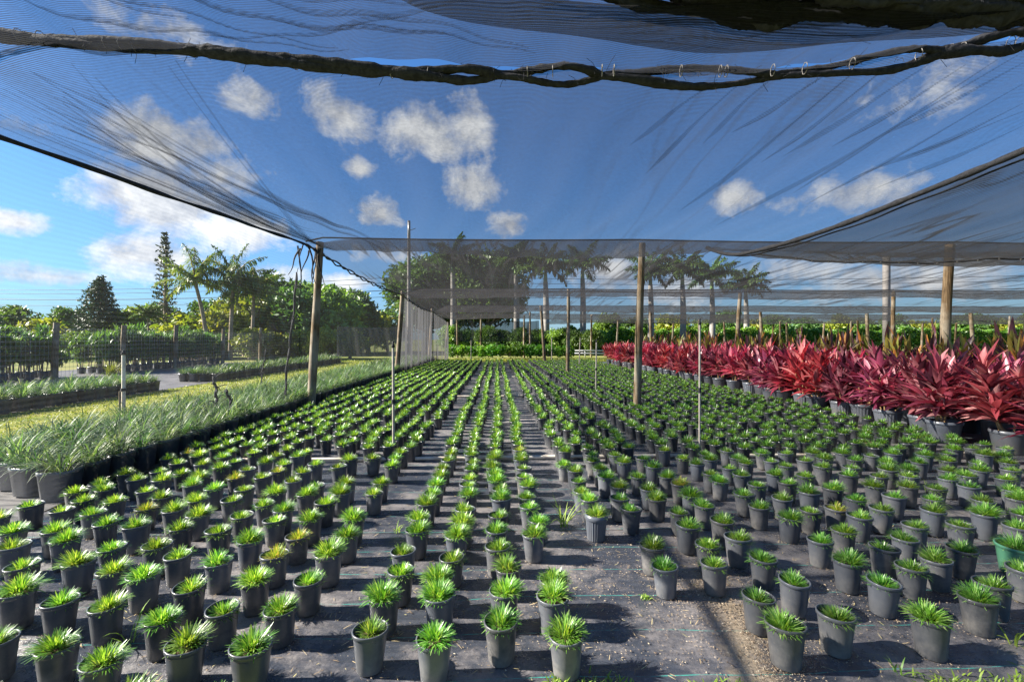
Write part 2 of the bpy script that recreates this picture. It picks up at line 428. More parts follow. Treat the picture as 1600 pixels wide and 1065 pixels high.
m, n = newmat('weed_fabric')
g = n('ShaderNodeNewGeometry'); pos = g.outputs['Position']
sep = n('ShaderNodeSeparateXYZ', i_0=pos)
dn = n.noise(pos, .9, 6, .62); dn2 = n.noise(pos, 9, 6, .7); sp = n.noise(pos, 70, 4, .75)
weave = n.math('MULTIPLY', n.math('SINE', n.math('MULTIPLY', sep.outputs[0], 1250)), n.math('SINE', n.math('MULTIPLY', sep.outputs[1], 1250)))
ribs = n.math('SINE', n.math('ADD', n.math('MULTIPLY', sep.outputs[1], 95), n.math('MULTIPLY', n.noise(n.mapping(pos, (.6, 3, 1)), 1.5, 3), 14)))
wob = n.noise(n.mapping(pos, (1.2, .1, 1)), 1.0, 2)
fr = n.math('FRACT', n.math('ADD', n.math('DIVIDE', sep.outputs[1], .325), n.math('MULTIPLY', wob, .25)))
line = n.math('LESS_THAN', n.math('ABSOLUTE', n.math('SUBTRACT', fr, .5)), .0075)
lw = n.math('MULTIPLY', line, n.ramp(dn2, [(.42, .9), (.62, 0.0)]))
c = n.mix(n.ramp(ribs, [(0, 0.0), (1, .4)]), (.036, .043, .059), (.064, .072, .094))
dust = n.math('MULTIPLY', n.ramp(n.math('ADD', n.math('MULTIPLY', dn, .75), n.math('MULTIPLY', dn2, .35)), [(.50, .02), (.63, .85)]), n.ramp(sp, [(.3, .35), (.62, 1.0)]))
c = n.mix(dust, c, (.265, .24, .232))
c = n.mix(n.ramp(n.noise(pos, 150, 3, .8), [(.66, 0.0), (.72, .55)]), c, (.33, .27, .2))
bandx = n.math('ABSOLUTE', n.math('SUBTRACT', n.math('ADD', sep.outputs[0], n.math('MULTIPLY', n.math('SINE', n.math('MULTIPLY', sep.outputs[1], 4.0)), .08)), 1.27))
band = n.math('MULTIPLY', n.ramp(n.math('ADD', n.math('MULTIPLY', bandx, 1.6), n.math('MULTIPLY', dn2, .5)), [(.26, 1.0), (.46, 0.0)]), n.ramp(n.math('MULTIPLY', sep.outputs[1], .2), [(.52, 1.0), (.62, 0.0)]))
c = n.mix(n.math('MULTIPLY', band, n.ramp(sp, [(.3, .45), (.6, .95)])), c, (.50, .40, .28))
seam = n.math('LESS_THAN', n.math('ABSOLUTE', n.math('SUBTRACT', n.math('ADD', sep.outputs[1], n.math('MULTIPLY', n.noise(pos, 1.2, 3), .08)), 3.71)), .006)
c = n.mix(n.math('MULTIPLY', seam, .85), c, (.012, .012, .014))
c = n.mix(lw, c, (.05, .36, .30))
rg = n.math('ADD', n.math('MULTIPLY', dust, .3), n.ramp(dn, [(.40, .09), (.62, .28)]))
bm = n.math('ADD', n.math('MULTIPLY', ribs, .25), n.math('ADD', n.math('MULTIPLY', weave, .2), n.math('ADD', n.math('MULTIPLY', dn2, 2.0), n.math('MULTIPLY', sp, .8))))
n.out(principled(n, c, rg, .6, n.bump(bm, .5, .008))); M['fabric'] = m

m, n = newmat('old_fabric')
g = n('ShaderNodeNewGeometry'); pos = g.outputs['Position']
k = n.noise(n.mapping(pos, (1.0, 7, 1), (0, 0, R(20))), 1.6, 5, .6, .6); k2 = n.noise(pos, 40, 4, .7)
c = n.ramp(k, [(.38, (.03, .03, .034)), (.52, (.11, .105, .105)), (.7, (.2, .19, .185))])
c = n.mix(n.ramp(k2, [(.6, 0.0), (.72, .6)]), c, (.3, .25, .19))
n.out(principled(n, c, .6, .4, n.bump(k, .5, .03))); M['oldfabric'] = m

m, n = newmat('lawn_soil')
g = n('ShaderNodeNewGeometry'); pos = g.outputs['Position']
k = n.noise(pos, 1.4, 6, .65); k2 = n.noise(pos, 22, 5, .7)
c = n.ramp(k, [(.36, (.08, .12, .02)), (.52, (.20, .21, .03)), (.66, (.26, .245, .065))])
c = n.mix(n.ramp(k2, [(.5, 0.0), (.8, .55)]), c, (.2, .17, .09))
n.out(principled(n, c, .95, .1, n.bump(k2, .7, .03))); M['lawnsoil'] = m

sheet('ground', -700, 700, -40, 1400, -.012, M['earth'], 8, 8)
fz = lambda X, Y: .003 * np.sin(5 * X + 9 * Y + 2 * np.sin(1.5 * X)) * np.sin(1.1 * X + .7 * Y) + .005 * np.sin(3.1 * X + 1.3 * Y) * np.sin(1.7 * Y) + .003 * np.sin(7 * Y + 2 * np.sin(2 * X))
sheet('weed_fabric_ground', -4.06, 12.5, 1.98, 31.2, 0.0, M['fabric'], 140, 240, fz)
sheet('fabric_path', -6.6, -4.08, -1.0, 31.0, .002, M['oldfabric'], 60, 200, lambda X, Y: .010 * np.sin(9 * Y + 5 * X + np.sin(3 * X)) * (np.sin(2.1 * X + Y) > -.4) + .006)
sheet('fabric_path', -21.5, -10.2, 2.0, 31.0, .004, M['oldfabric'])
sheet('lawn', -10.15, -6.65, -2, 36, .002, M['lawnsoil'])
sheet('lawn', -16, 30, 31.3, 36.0, .003, M['lawnsoil'])

def smooth(a, b, x):
    t = np.clip((x - a) / (b - a), 0, 1); return t * t * (3 - 2 * t)

# short turf (nobody could count it)
mb = MB(); k = 16000
yy = 5 + 30 * rng.random(k) ** 1.7; xx = rng.uniform(-10.2, -6.5, k)
blades(mb, np.stack([xx, yy, np.zeros(k)], 1), rng.uniform(0, 6.28, k), rng.uniform(.1, .9, k), rng.uniform(0, .9, k), rng.uniform(.015, .04, k) * (1 + yy / 30), .012 * (1 + yy / 14), 2, np.array([.8, 1, .1]))
k = 5000
blades(mb, np.stack([rng.uniform(-12, 12, k), rng.uniform(31.3, 35.5, k), np.zeros(k)], 1), rng.uniform(0, 6.28, k), rng.uniform(.1, .9, k), .5, rng.uniform(.06, .16, k), .05, 2, np.array([.8, 1, .1]))
tag(mb.obj('grass', M['lawn']), 'short yellow green turf in mown strips', kind='stuff')

# ------------------------------------------------------------------ small potted grass
ORD = ['zeroth', 'first', 'second', 'third', 'fourth', 'fifth', 'sixth', 'seventh', 'eighth', 'ninth', 'tenth', 'eleventh', 'twelfth', 'thirteenth', 'fourteenth', 'fifteenth', 'sixteenth', 'seventeenth', 'eighteenth', 'nineteenth']
TENS = {20: ('twenty', 'twentieth'), 30: ('thirty', 'thirtieth'), 40: ('forty', 'fortieth'), 50: ('fifty', 'fiftieth'), 60: ('sixty', 'sixtieth'), 70: ('seventy', 'seventieth'), 80: ('eighty', 'eightieth'), 90: ('ninety', 'ninetieth'), 100: ('hundred', 'hundredth')}
def nth(k):
    if k < 20: return ORD[k]
    t = k // 10 * 10
    return TENS[t][1] if k == t else TENS[t][0] + '-' + ORD[k - t]

def pot_mb(seg=22, ribs=0, h=.19, r=.08, full=True, wob=.018):
    mb = MB()
    k = r / .08; q = h / .19
    prof = [(.001, .003), (.058 * k, .002), (.061 * k, .006 * q), (.069 * k, .09 * q), (.0765 * k, .165 * q), (.0775 * k, .170 * q), (.082 * k, .172 * q), (.083 * k, .1875 * q), (.082 * k, .19 * q), (.0765 * k, .19 * q), (.075 * k, .186 * q), (.072 * k, .14 * q)]
    if not full: prof = [(.061 * k, .0), (.078 * k, .172 * q), (.083 * k, .175 * q), (.083 * k, .19 * q), (.074 * k, .19 * q), (.07 * k, .15 * q)]
    if ribs:
        lathe(mb, [(.001, .003), (.06 * k, .003)], seg, ribs=0)
        lathe(mb, [(.062 * k, .003), (.075 * k, .15 * q)], ribs * 4, ribs=ribs, ribamp=.035)
        lathe(mb, [(.079 * k, .148 * q), (.084 * k, .152 * q), (.085 * k, .19 * q), (.077 * k, .19 * q), (.072 * k, .14 * q)], seg)
    else: lathe(mb, prof, seg, wob=wob if full else 0)
    return mb
def disc_mb(r, z, seg=16, bumpy=.004):
    mb = MB(); a = np.linspace(0, 2 * math.pi, seg, endpoint=False); rows = []
    for rr in (r, r * .6, r * .05): rows.append(np.stack([rr * np.cos(a), rr * np.sin(a), z + rng.normal(0, bumpy, seg) + (.006 if rr < r else 0)], 1))
    V = np.concatenate(rows); Fc = [(i * seg + j, i * seg + (j + 1) % seg, (i + 1) * seg + (j + 1) % seg, (i + 1) * seg + j) for i in range(2) for j in range(seg)]
    mb.add(V, Fc); return mb
def tuft_mb(nb, seg=3, wmul=1.0, r=.072, ln=(.047, .086), z=.17):
    """dome of narrow arching blades"""
    mb = MB()
    q = np.sqrt(rng.random(nb)); a = rng.uniform(0, 6.28, nb)
    rr = r * q * .62
    b = np.stack([rr * np.cos(a), rr * np.sin(a), np.full(nb, z)], 1)
    az = a + rng.normal(0, .5, nb)
    til = np.clip(q * 1.35 + rng.normal(-.05, .25, nb), 0, 1.6)
    lean = rng.uniform(0, 6.28)
    b[:, 0] += .008 * math.cos(lean); b[:, 1] += .008 * math.sin(lean)
    L = rng.uniform(*ln, nb) * (1.0 - .16 * q) * (1 + .12 * np.cos(a - lean))
    blades(mb, b, az, til, rng.uniform(.1, .8, nb), L, rng.uniform(.0034, .0056, nb) * wmul, seg, np.array([.75, 1, .85, .22]) if seg == 3 else np.array([.8, 1, .25]))
    return mb

POTS = [pot_mb(wob=q).mesh('pot', M['pot']) for q in (.012, .03, .055, .02, .04)]
POT_RIB = pot_mb(24, 26).mesh('pot', M['pot'])
POT_GREEN = pot_mb(24, 0, .19, .115).mesh('pot', M['greenpot'])
POT_BEIGE = pot_mb().mesh('pot', M['beigepot'])
SOILS = [disc_mb(.0745, .158).mesh('soil', M['soil']) for _ in range(2)]
TUFT = [tuft_mb(int(v), 3, 1.0, rq).mesh('grass_tuft', M['blade']) for v, rq in ((360, .072), (330, .07), (400, .076), (390, .078), (350, .07), (240, .06), (370, .074), (260, .06), (360, .072), (400, .075), (300, .066), (380, .08))]
TUFT_Y = [tuft_mb(v, 3, 1.0, .066).mesh('grass_tuft', M['blade_y']) for v in (260, 180)]
SOIL_BIG = disc_mb(.107, .158).mesh('soil', M['soil'])
TUFT_BIG = tuft_mb(300, 3, 1.1, .1, (.06, .105)).mesh('grass_tuft', M['blade'])

rows = []   # X, first Y, pitch, description, row number
for k in range(10): rows.append((-1.08 - .302 * k, [1.76, 1.77, 2.0, 1.82, 1.9, 2.25, 2.3, 2.5, 3.1, 3.6][k], .292, '%s row left of the left walkway' % nth(k + 1)))
for k, nm in enumerate(('first', 'second', 'third', 'fourth')): rows.append(([-.585, -.285, .01, .295][k], [2.16, 2.09, 2.2, 2.1][k], .272, '%s row of the narrow centre block' % nm))
for k, nm in enumerate(('first', 'second', 'third', 'fourth')): rows.append(([.78, 1.08, 1.39, 1.68][k], [3.5, 2.72, 2.12, 2.2][k], .292, '%s row right of the middle walkway' % nm))
for k in range(15): rows.append((2.17 + .318 * k, [2.16, 2.32, 2.45, 2.6][k] if k < 4 else 2.6 + .28 * (k - 4), .305, '%s row right of the far right walkway' % nth(k + 1)))
posts_xy = []
pots = []
for ri, (X, y0, pitch, desc) in enumerate(rows):
    y = y0; i = 0
    while y < 30.3:
        i += 1
        jx, jy = rng.normal(0, .016 if ri in (10, 11, 12, 13) else .028), rng.normal(0, .03)
        x_, y_ = X + jx + .02 * math.sin(y * .9 + ri), y + (jy if i > 1 else 0)
        y += pitch
        edge = 6.55 if y_ < 20 else 6.1
        if x_ > edge: continue
        if y_ > 3.2 and rng.random() < .035 or (ri == 13 and 2.8 < y_ < 3.05): i -= 1; continue
        if any(abs(x_ - px_) < .2 and abs(y_ - py_) < .2 for px_, py_ in ((3, 9.7), (3, 19.2), (3, 28.7), (-3.95, 9.7))): i -= 1; continue
        # three bare patches
        if -2.2 < x_ < -1.2 and 5.3 < y_ < 5.75 or -1.6 < x_ < -1.0 and 4.55 < y_ < 4.8: i -= 1; continue
        pots.append((x_, y_, i, desc))
def to_px(x, y, z):
    d = x * math.sin(YAW) + y * math.cos(YAW); xc = x * math.cos(YAW) - y * math.sin(YAW)
    return 800 + F * xc / d, 530 - F * (z - CAMZ) / d, d
vis = []
rest = []
for p in pots:
    u, v, d = to_px(p[0], p[1], .15)
    if -60 < u < 1660 and v < 1110: vis.append((d, p))
    elif -500 < u < 2100: rest.append(p)
vis.sort(key=lambda q: q[0])
near = [q[1] for q in vis[:300]]; far = [q[1] for q in vis[300:]] + rest
G = 'small potted grasses standing in rows on black ground fabric'
sp_x = {}
def nearest(tx, ty): return min(range(len(near)), key=lambda i: (near[i][0] - tx) ** 2 + (near[i][1] - ty) ** 2)
ribbed_i = nearest(.79, 3.5); green_i = nearest(3.62, 3.0); yellow_i = nearest(-1.05, 3.3)
for i, (x, y, k, desc) in enumerate(near):
    root = empty('potted_grass', (x, y, 0.004), rng.uniform(0, 6.28))
    tw = rng.uniform(-.035, .035); root.rotation_euler = (tw, rng.uniform(-.035, .035), root.rotation_euler[2])
    lab = 'potted grass tuft, %s from the front, %s' % (nth(k), desc)
    if i == ribbed_i: pm = POT_RIB; lab = 'grass tuft in a ribbed grey pot, first of its row right of the middle walkway'
    elif i == green_i: pm = POT_GREEN; lab = 'grass tuft in the only wide green pot, at right among black pots'
    else: pm = POTS[int(rng.integers(5))]
    tag(root, lab, 'potted plant', G, 'thing')
    s = rng.uniform(.94, 1.05)
    po = place('pot', pm, root, s=s)
    if i == green_i: place('soil', SOIL_BIG, po); place('grass_tuft', TUFT_BIG, root)
    else:
        place('soil', SOILS[i % 2], po)
        place('grass_tuft', TUFT_Y[i % 2] if rng.random() < .035 else TUFT[int(rng.integers(len(TUFT)))], root, rz=rng.uniform(0, 6.28), s=s * rng.uniform(.92, 1.1))
# the many farther ones
mb_p = MB(); 
lodp = [pot_mb(12, full=False) for _ in range(1)]; lodf = pot_mb(8, full=False)
ds = disc_mb(.074, .158, 8)
mid_t = [tuft_mb(140, 2, 1.6) for _ in range(6)]; far_t = [tuft_mb(60, 2, 2.8) for _ in range(6)]; vf_t = [tuft_mb(30, 2, 4.8) for _ in range(5)]
mt_, mp_ = MB(), MB()
for x, y, k, desc in far:
    d = math.hypot(x, y); rz = rng.uniform(0, 6.28); s = rng.uniform(1.0, 1.2)
    mp_.addmb(lodp[0] if d < 12 else lodf, (x, y, .003), rz)
    T_ = mid_t if d < 9 else far_t if d < 16 else vf_t
    mt_.addmb(T_[int(rng.integers(len(T_)))], (x, y, .003), rz, s)
fr_ = empty('distant_potted_grasses'); tag(fr_, 'distant rows of small grass tufts in black pots reaching the yellow lawn', 'potted plants', kind='stuff')
mp_.obj('pot_rows', M['pot'], fr_)['kind'] = 'stuff'; mt_.obj('grass_rows', M['blade'], fr_)['kind'] = 'stuff'

# beige pot among them
bx = P(1350, 6.05); root = empty('potted_grass', (bx[0], bx[1], .004)); tag(root, 'grass tuft in the only beige pot, beside the white ground pipe at right', 'potted plant', G, 'thing')
po = place('pot', POT_BEIGE, root); place('soil', SOILS[0], po); place('grass_tuft', TUFT[2], root)

# ------------------------------------------------------------------ tall grassy pots (left beds)
def sqpot_mb():
    mb = MB(); sg = 20; a = np.linspace(0, 2 * math.pi, sg, endpoint=False)
    def ring(r, z):
        e = 5.0; k = (np.abs(np.cos(a)) ** e + np.abs(np.sin(a)) ** e) ** (-1 / e)
        return np.stack([r * k * np.cos(a), r * k * np.sin(a), np.full(sg, z)], 1)
    pr = [(.11, 0), (.115, .004), (.137, .25), (.143, .252), (.144, .285), (.134, .285), (.13, .23), (.01, .235)]
    V = np.concatenate([ring(*q) for q in pr])
    Fc = [(i * sg + j, i * sg + (j + 1) % sg, (i + 1) * sg + (j + 1) % sg, (i + 1) * sg + j) for i in range(len(pr) - 1) for j in range(sg)]
    mb.add(V, Fc); return mb
def lir_mb(nb, wm=1.0, seg=5):
    mb = MB(); rr = .085 * np.sqrt(rng.random(nb)); a = rng.uniform(0, 6.28, nb)
    b = np.stack([rr * np.cos(a), rr * np.sin(a), np.full(nb, .235)], 1)
    blades(mb, b, a + rng.normal(0, .6, nb), rng.uniform(.02, .85, nb), rng.uniform(.9, 2.3, nb), rng.uniform(.24, .46, nb), rng.uniform(.009, .015, nb) * wm, seg)
    return mb
LPOT = sqpot_mb().mesh('pot', M['pot'])
LIR = [lir_mb(115).mesh('foliage', M['liriope']) for _ in range(6)]
LG = 'tall grassy plants in black pots on the left beds'
lir = []
for c in range(5):
    y = 4.55 + .17 * c; k = 0
    while y < 30.5:
        k += 1; lir.append((-4.25 - .37 * c, y, k, 'column %s' % c, c)); y += .345
cells = []
for x, y, k, _, c in lir: cells.append((math.hypot(x, y), x + rng.normal(0, .012), y + rng.normal(0, .012), 'grassy potted plant, %s from the front, %s column of the near left bed' % (nth(k), nth(c + 1))))
for c in range(4):
    y = 7.6; k = 0
    while y < 30.5:
        k += 1
        if not (14.2 < y < 17.0 and (c != 1 or rng.random() < .6)):
            cells.append((math.hypot(10.6, y) , -10.35 - .36 * c + rng.normal(0, .03), y + rng.normal(0, .03), 'grassy potted plant, %s from the front, %s column beyond the lawn strip' % (nth(k), nth(c + 1))))
        y += .38
cells.sort(key=lambda q: q[0])
lm, lp = MB(), MB(); lodl = [lir_mb(34, 2.4, 3) for _ in range(5)]; lodsp = sqpot_mb()
for i, (d, x, y, lab) in enumerate(cells):
    if i < 300:
        r_ = empty('potted_grassy_plant', (x, y, .012), rng.normal(0, .08)); tag(r_, lab, 'potted plant', LG)
        place('pot', LPOT, r_); place('foliage', LIR[i % 6], r_, rz=rng.uniform(0, 6.28), s=rng.uniform(.9, 1.15))
    else:
        lp.addmb(lodsp, (x, y, .012)); lm.addmb(lodl[i % 5], (x, y, .012), rng.uniform(0, 6.28), rng.uniform(.9, 1.15))
r_ = empty('distant_grassy_plants'); tag(r_, 'distant tall grassy plants in black pots at the back of the left beds', 'potted plants', kind='stuff')
lp.obj('pot_rows', M['pot'], r_)['kind'] = 'stuff'; lm.obj('foliage_rows', M['liriope'], r_)['kind'] = 'stuff'

# ------------------------------------------------------------------ cordylines
def bigpot_mb(ribs=False):
    mb = MB()
    if ribs:
        lathe(mb, [(.16, 0), (.2, .25)], 96, ribs=24, ribamp=.02)
        lathe(mb, [(.205, .248), (.215, .255), (.217, .31), (.2, .31), (.195, .25), (.01, .26)], 28)
    else: lathe(mb, [(.01, .002), (.165, 0), (.17, .005), (.205, .26), (.207, .262), (.217, .264), (.219, .285), (.216, .31), (.201, .31), (.195, .25), (.01, .262)], 28, wob=.01)
    return mb
LP = np.array([.3, .75, 1.0, .92, .55, .05])
def cordy_mb(nh=5, nl=34, scale=1.0, erect=0.0):
    st, lf = MB(), MB()
    for h in range(nh):
        a = rng.uniform(0, 6.28); r0 = rng.uniform(.0, .1); top = rng.uniform(.32, .8) * scale if h else .85 * scale
        b = np.array([r0 * math.cos(a), r0 * math.sin(a), .25]); lean = rng.uniform(.05, .22) * (1.2 - .2 * (h == 0))
        e = b + np.array([lean * math.cos(a), lean * math.sin(a), top - .1])
        pts = [b + (e - b) * t + np.array([.015 * math.sin(5 * t), 0, 0]) for t in np.linspace(0, 1, 5)]
        tube(st, pts, np.linspace(.013, .010, 5), 6)
        m_ = nl
        t = rng.random(m_)
        base = e[None] - (e - b)[None] * (t[:, None] * .62)
        az = np.arange(m_) * 2.4 + rng.normal(0, .25, m_)
        til = .12 + t * 1.35 + rng.normal(0, .14, m_) - erect * .4
        blades(lf, base, az, til, rng.uniform(.25, .9, m_) * (1 - erect * .7), rng.uniform(.30, .52, m_) * (.85 + .2 * scale), rng.uniform(.055, .098, m_), 5, LP, fold=.28, roll=rng.normal(0, .35, m_))
    return st, lf
BP = [bigpot_mb(False).mesh('pot', M['bigpot']), bigpot_mb(True).mesh('pot', M['bigpot'])]
CV = []
for k in range(6):
    st, lf = cordy_mb(5 + k % 3, 34, 1.0 + .08 * (k % 2)); CV.append((st.mesh('canes', M['cane']), lf))
CL = {'r': [c[1].mesh('leaves', M['cord']) for c in CV], 'p': [c[1].mesh('leaves', M['cord_purple']) for c in CV]}
CX = []
for k in range(3):
    st, lf = cordy_mb(5, 16, 1.4, .8); CX.append((st.mesh('canes', M['cane']), lf.mesh('leaves', M['cord_mixed'])))
CG = 'red cordyline plants in large black pots'
for rw in range(4):
    y = [5.35, 5.0, 5.4, 5.2][rw]; k = 0
    while y < 28.6:
        k += 1
        x = 7.02 + .78 * rw + rng.normal(0, .07) + (.12 if y > 12 else 0)
        u, v, d = to_px(x, y, .8)
        if u < 1720:
            pt = empty('cordyline_plant', (x, y + rng.normal(0, .06), .004), rng.uniform(0, 6.28))
            i = int(rng.integers(6))
            if rw < 2 or (rw == 2 and rng.random() < .65):
                far_red = y > 9 and rng.random() < .75
                tag(pt, '%s cordyline in large black pot, %s from the near end of the %s row' % ('bright red' if far_red else 'wine red', nth(k), ('front', 'second', 'third')[rw]), 'cordyline', CG)
                place('canes', CV[i][0], pt); place('leaves', CL['r' if far_red else 'p'][i], pt, s=rng.uniform(.92, 1.06))
            else:
                tag(pt, 'tall dark bronze cordyline, %s from the near end of the %s row' % (nth(k), 'back' if rw == 3 else 'third'), 'cordyline', CG)
                place('canes', CX[i % 3][0], pt); place('leaves', CX[i % 3][1], pt, s=rng.uniform(.98, 1.12))
            place('pot', BP[int(rng.random() < .3)], pt)
        y += .62 if y < 12 else .72

# ------------------------------------------------------------------ shade structure
def zedge(Y):
    Y = np.asarray(Y, float)
    a = 2.96 + .061 * Y
    t2 = np.clip((Y - 9.7) / 9.5, 0, 1); t3 = np.clip((Y - 19.2) / 9.5, 0, 1)
    b = 3.55 - .12 * t2 - .15 * t3 - .13 * np.sin(math.pi * ((Y - 9.7) / 9.5 % 1.0))
    return np.where(Y < 9.7, a, b)
def z0f(X): return 3.345 + .021 * np.clip(X, -3.6, 4.2) ** 2 + .02 * np.sin(2.3 * X)
def gprof(t):
    t = np.clip(t, 0, 1)
    return np.where(t < .78, np.sin(math.pi / 2 * np.minimum(t / .78, 1)), np.cos(math.pi / 2 * np.clip((t - .78) / .22, 0, 1)))
def wr(X, Y):
    s = .018 * np.sin(5.2 * X + 1.1 * Y + 1.5 * np.sin(.8 * Y + X * .4)) + .011 * np.sin(13 * X + 2.3 * Y + np.sin(2 * Y)) + .03 * np.sin(.9 * X + .4 * Y)
    return s * smooth(-4.0, -3.0, X)
def bay_z(b, X, Y):
    if b == 0:
        t = (3.05 - Y) / 8.0
        zm = z0f(X) + .3 * t - .18 * np.sin(math.pi * np.clip(t, 0, 1)) + .05 * np.sin(1.6 * X + 3 * Y)
    elif b == 1:
        t = (Y - 3.05) / 6.65
        zm = z0f(X) * (1 - t) + 3.68 * t - (.53 + .03 * np.sin(.9 * X)) * gprof(t)
    else:
        y0 = 9.7 + 9.5 * (b - 2); t = (Y - y0) / 9.5
        zm = 3.68 - (.53 + .05 * np.sin(.55 * X + b)) * gprof(t)
    e = smooth(-4.0, -2.7, X) if b < 2 else smooth(-4.0, -3.0, X)
    wmask = np.where((b == 0), 1, np.sin(math.pi * np.clip(t, 0, 1)) ** .4)
    return zedge(Y) * (1 - e) + zm * e + wr(X, Y) * wmask
cl_lab = ['black shade cloth overhead, nearest sheet in front of the thick laced seam', 'wide black shade cloth overhead between thick laced seam and first row of posts',
          'shade cloth roof sheet between the first and second rows of posts', 'shade cloth roof sheet between the second and third rows of posts', 'shade cloth roof sheet near the far end, behind the third row of posts', 'farthest shade cloth roof sheet, just above the long hedge']
ext = [(-4, 7, -4, 3.05), (-4, 18, 3.05, 9.7), (-4, 32, 9.7, 19.2), (-4, 42, 19.2, 28.7), (-4, 52, 28.7, 38.2), (5, 62, 38.2, 47.7)]
CLG = 'black shade cloth roof sheets'
for b in range(6):
    x0, x1, y0, y1 = ext[b]
    nx, ny = int((x1 - x0) / (.09 if b < 2 else .2)), int((y1 - y0) / (.12 if b < 2 else .25))
    o = sheet('shade_cloth', x0, x1, y0, y1, 0, M['cloth'] if b < 2 else M['clothfar'], nx, ny, lambda X, Y, b=b: bay_z(b, X, Y), kind='thing')
    for p_ in o.data.polygons: p_.use_smooth = True
    tag(o, cl_lab[b], 'shade cloth', CLG)
    if b == 0: tag(o, kind='thing')
    if b == 1: CL1 = o
    if b == 0: CL0 = o
    if b == 2: CL2 = o
# second lower sheet lying along the right side of the first bay
o = sheet('shade_cloth', 0, 1, 0, 1, 0, M['clothlayer'], 70, 60, None, kind='thing')
V = np.empty(len(o.data.vertices) * 3); o.data.vertices.foreach_get('co', V); V = V.reshape(-1, 3)
s_, t_ = V[:, 0].copy(), V[:, 1].copy()
Y_ = 2.9 + 6.5 * t_; xl = 5.25 - .75 * t_ ** 1.5 + .1 * np.sin(5 * t_)
X_ = xl + (14 - xl) * s_
V[:, 0] = X_; V[:, 1] = Y_; V[:, 2] = bay_z(1, X_, Y_) - .05 - .16 * np.sin(math.pi * t_) * smooth(0, .12, s_) - .05 * smooth(0, .1, s_)
o.data.vertices.foreach_set('co', V.ravel()); o.data.update()
tag(o, 'second greyish shade cloth layer sagging below the roof on the right side', 'shade cloth', CLG)
SC2 = o
# edge seams of the layer
ty = np.linspace(0, 1, 60); sx = 5.25 - .75 * ty ** 1.5 + .1 * np.sin(5 * ty); sY = 2.9 + 6.5 * ty
mb = MB(); zz = bay_z(1, sx, sY) - .07
tube(mb, np.stack([sx, sY, zz], 1), .03 + .012 * rng.random(60), 6)
tube(mb, np.stack([sx + .14 + .02 * np.sin(ty * 40), sY, zz - .03], 1), .012, 5)
mb.obj('hem', M['blackcloth'], SC2)
mb = MB(); t9 = np.linspace(0, 1, 50); x9 = 8.9 - 3.6 * t9; y9 = 7.2 + 1.9 * t9
tube(mb, np.stack([x9, y9, bay_z(1, x9, y9) - .24 + .12 * t9], 1), .016 + .006 * rng.random(50), 5)
mb.obj('seam', M['blackcloth'], SC2)
mb = MB()
for t in np.linspace(.05, .9, 14):
    x, y = 8.9 - 3.6 * t, 7.2 + 1.9 * t; z = float(bay_z(1, np.array(x), np.array(y))) - .255 + .12 * t
    box(mb, x - .012, x + .012, y - .02, y - .008, z - .012, z + .012)
mb.obj('grommets', M['tie'], SC2)

# thick laced seam across the front: two bunched edges that part and meet
mb = MB(); xs = np.linspace(-4.2, 5.6, 260)
op = .012 + .040 * smooth(-.9, .5, xs)
ph = 3.3 * xs + .8 * np.sin(1.7 * xs)
yb = 3.05 + .05 * np.sin(1.1 * xs)
jit = lambda s: np.convolve(rng.normal(0, s, 266), np.ones(7) / 7, 'valid')
tube(mb, np.stack([xs, yb + .6 * op * np.sin(2 * ph), z0f(xs) - .025 + op * np.abs(np.sin(ph))], 1), .020 + np.abs(jit(.022)) + .008 * smooth(.3, -1, xs), 8)
tube(mb, np.stack([xs, yb - .6 * op * np.sin(2 * ph), z0f(xs) - .03 - op * np.abs(np.sin(ph))], 1), .020 + np.abs(jit(.022)) + .008 * smooth(.3, -1, xs), 8)
ls = mb.obj('laced_seam', M['blackcloth']); tag(ls, 'thick bunched black seam lacing two roof sheets together overhead', 'seam')
for k in range(34):
    mb = MB(); x = -3.9 + k * .28 + rng.normal(0, .13); y = 3.02; z = float(z0f(np.array(x)))
    a = np.linspace(0, 6.28, 9); tube(mb, np.stack([x + .004 * np.cos(a), y + .034 * np.cos(a), z - .03 + .038 * np.sin(a)], 1), .0028, 4, False)
    mb.obj('tie', M['tie'], ls)
mb = MB()
for k in range(150):
    x = rng.uniform(-4, 5); z = float(z0f(np.array(x))) - .03 + rng.normal(0, .02); e = rng.normal(0, .035, 3); e[2] -= .02
    tube(mb, [(x, 3.03, z), (x + e[0] * .5, 3.02 + e[1], z + e[2] * .6 + .01), (x + e[0], 3.0 + e[1], z + e[2] * 1.3)], .0016, 3, False)
mb.obj('frayed_threads', M['blackcloth'], ls)['kind'] = 'stuff'
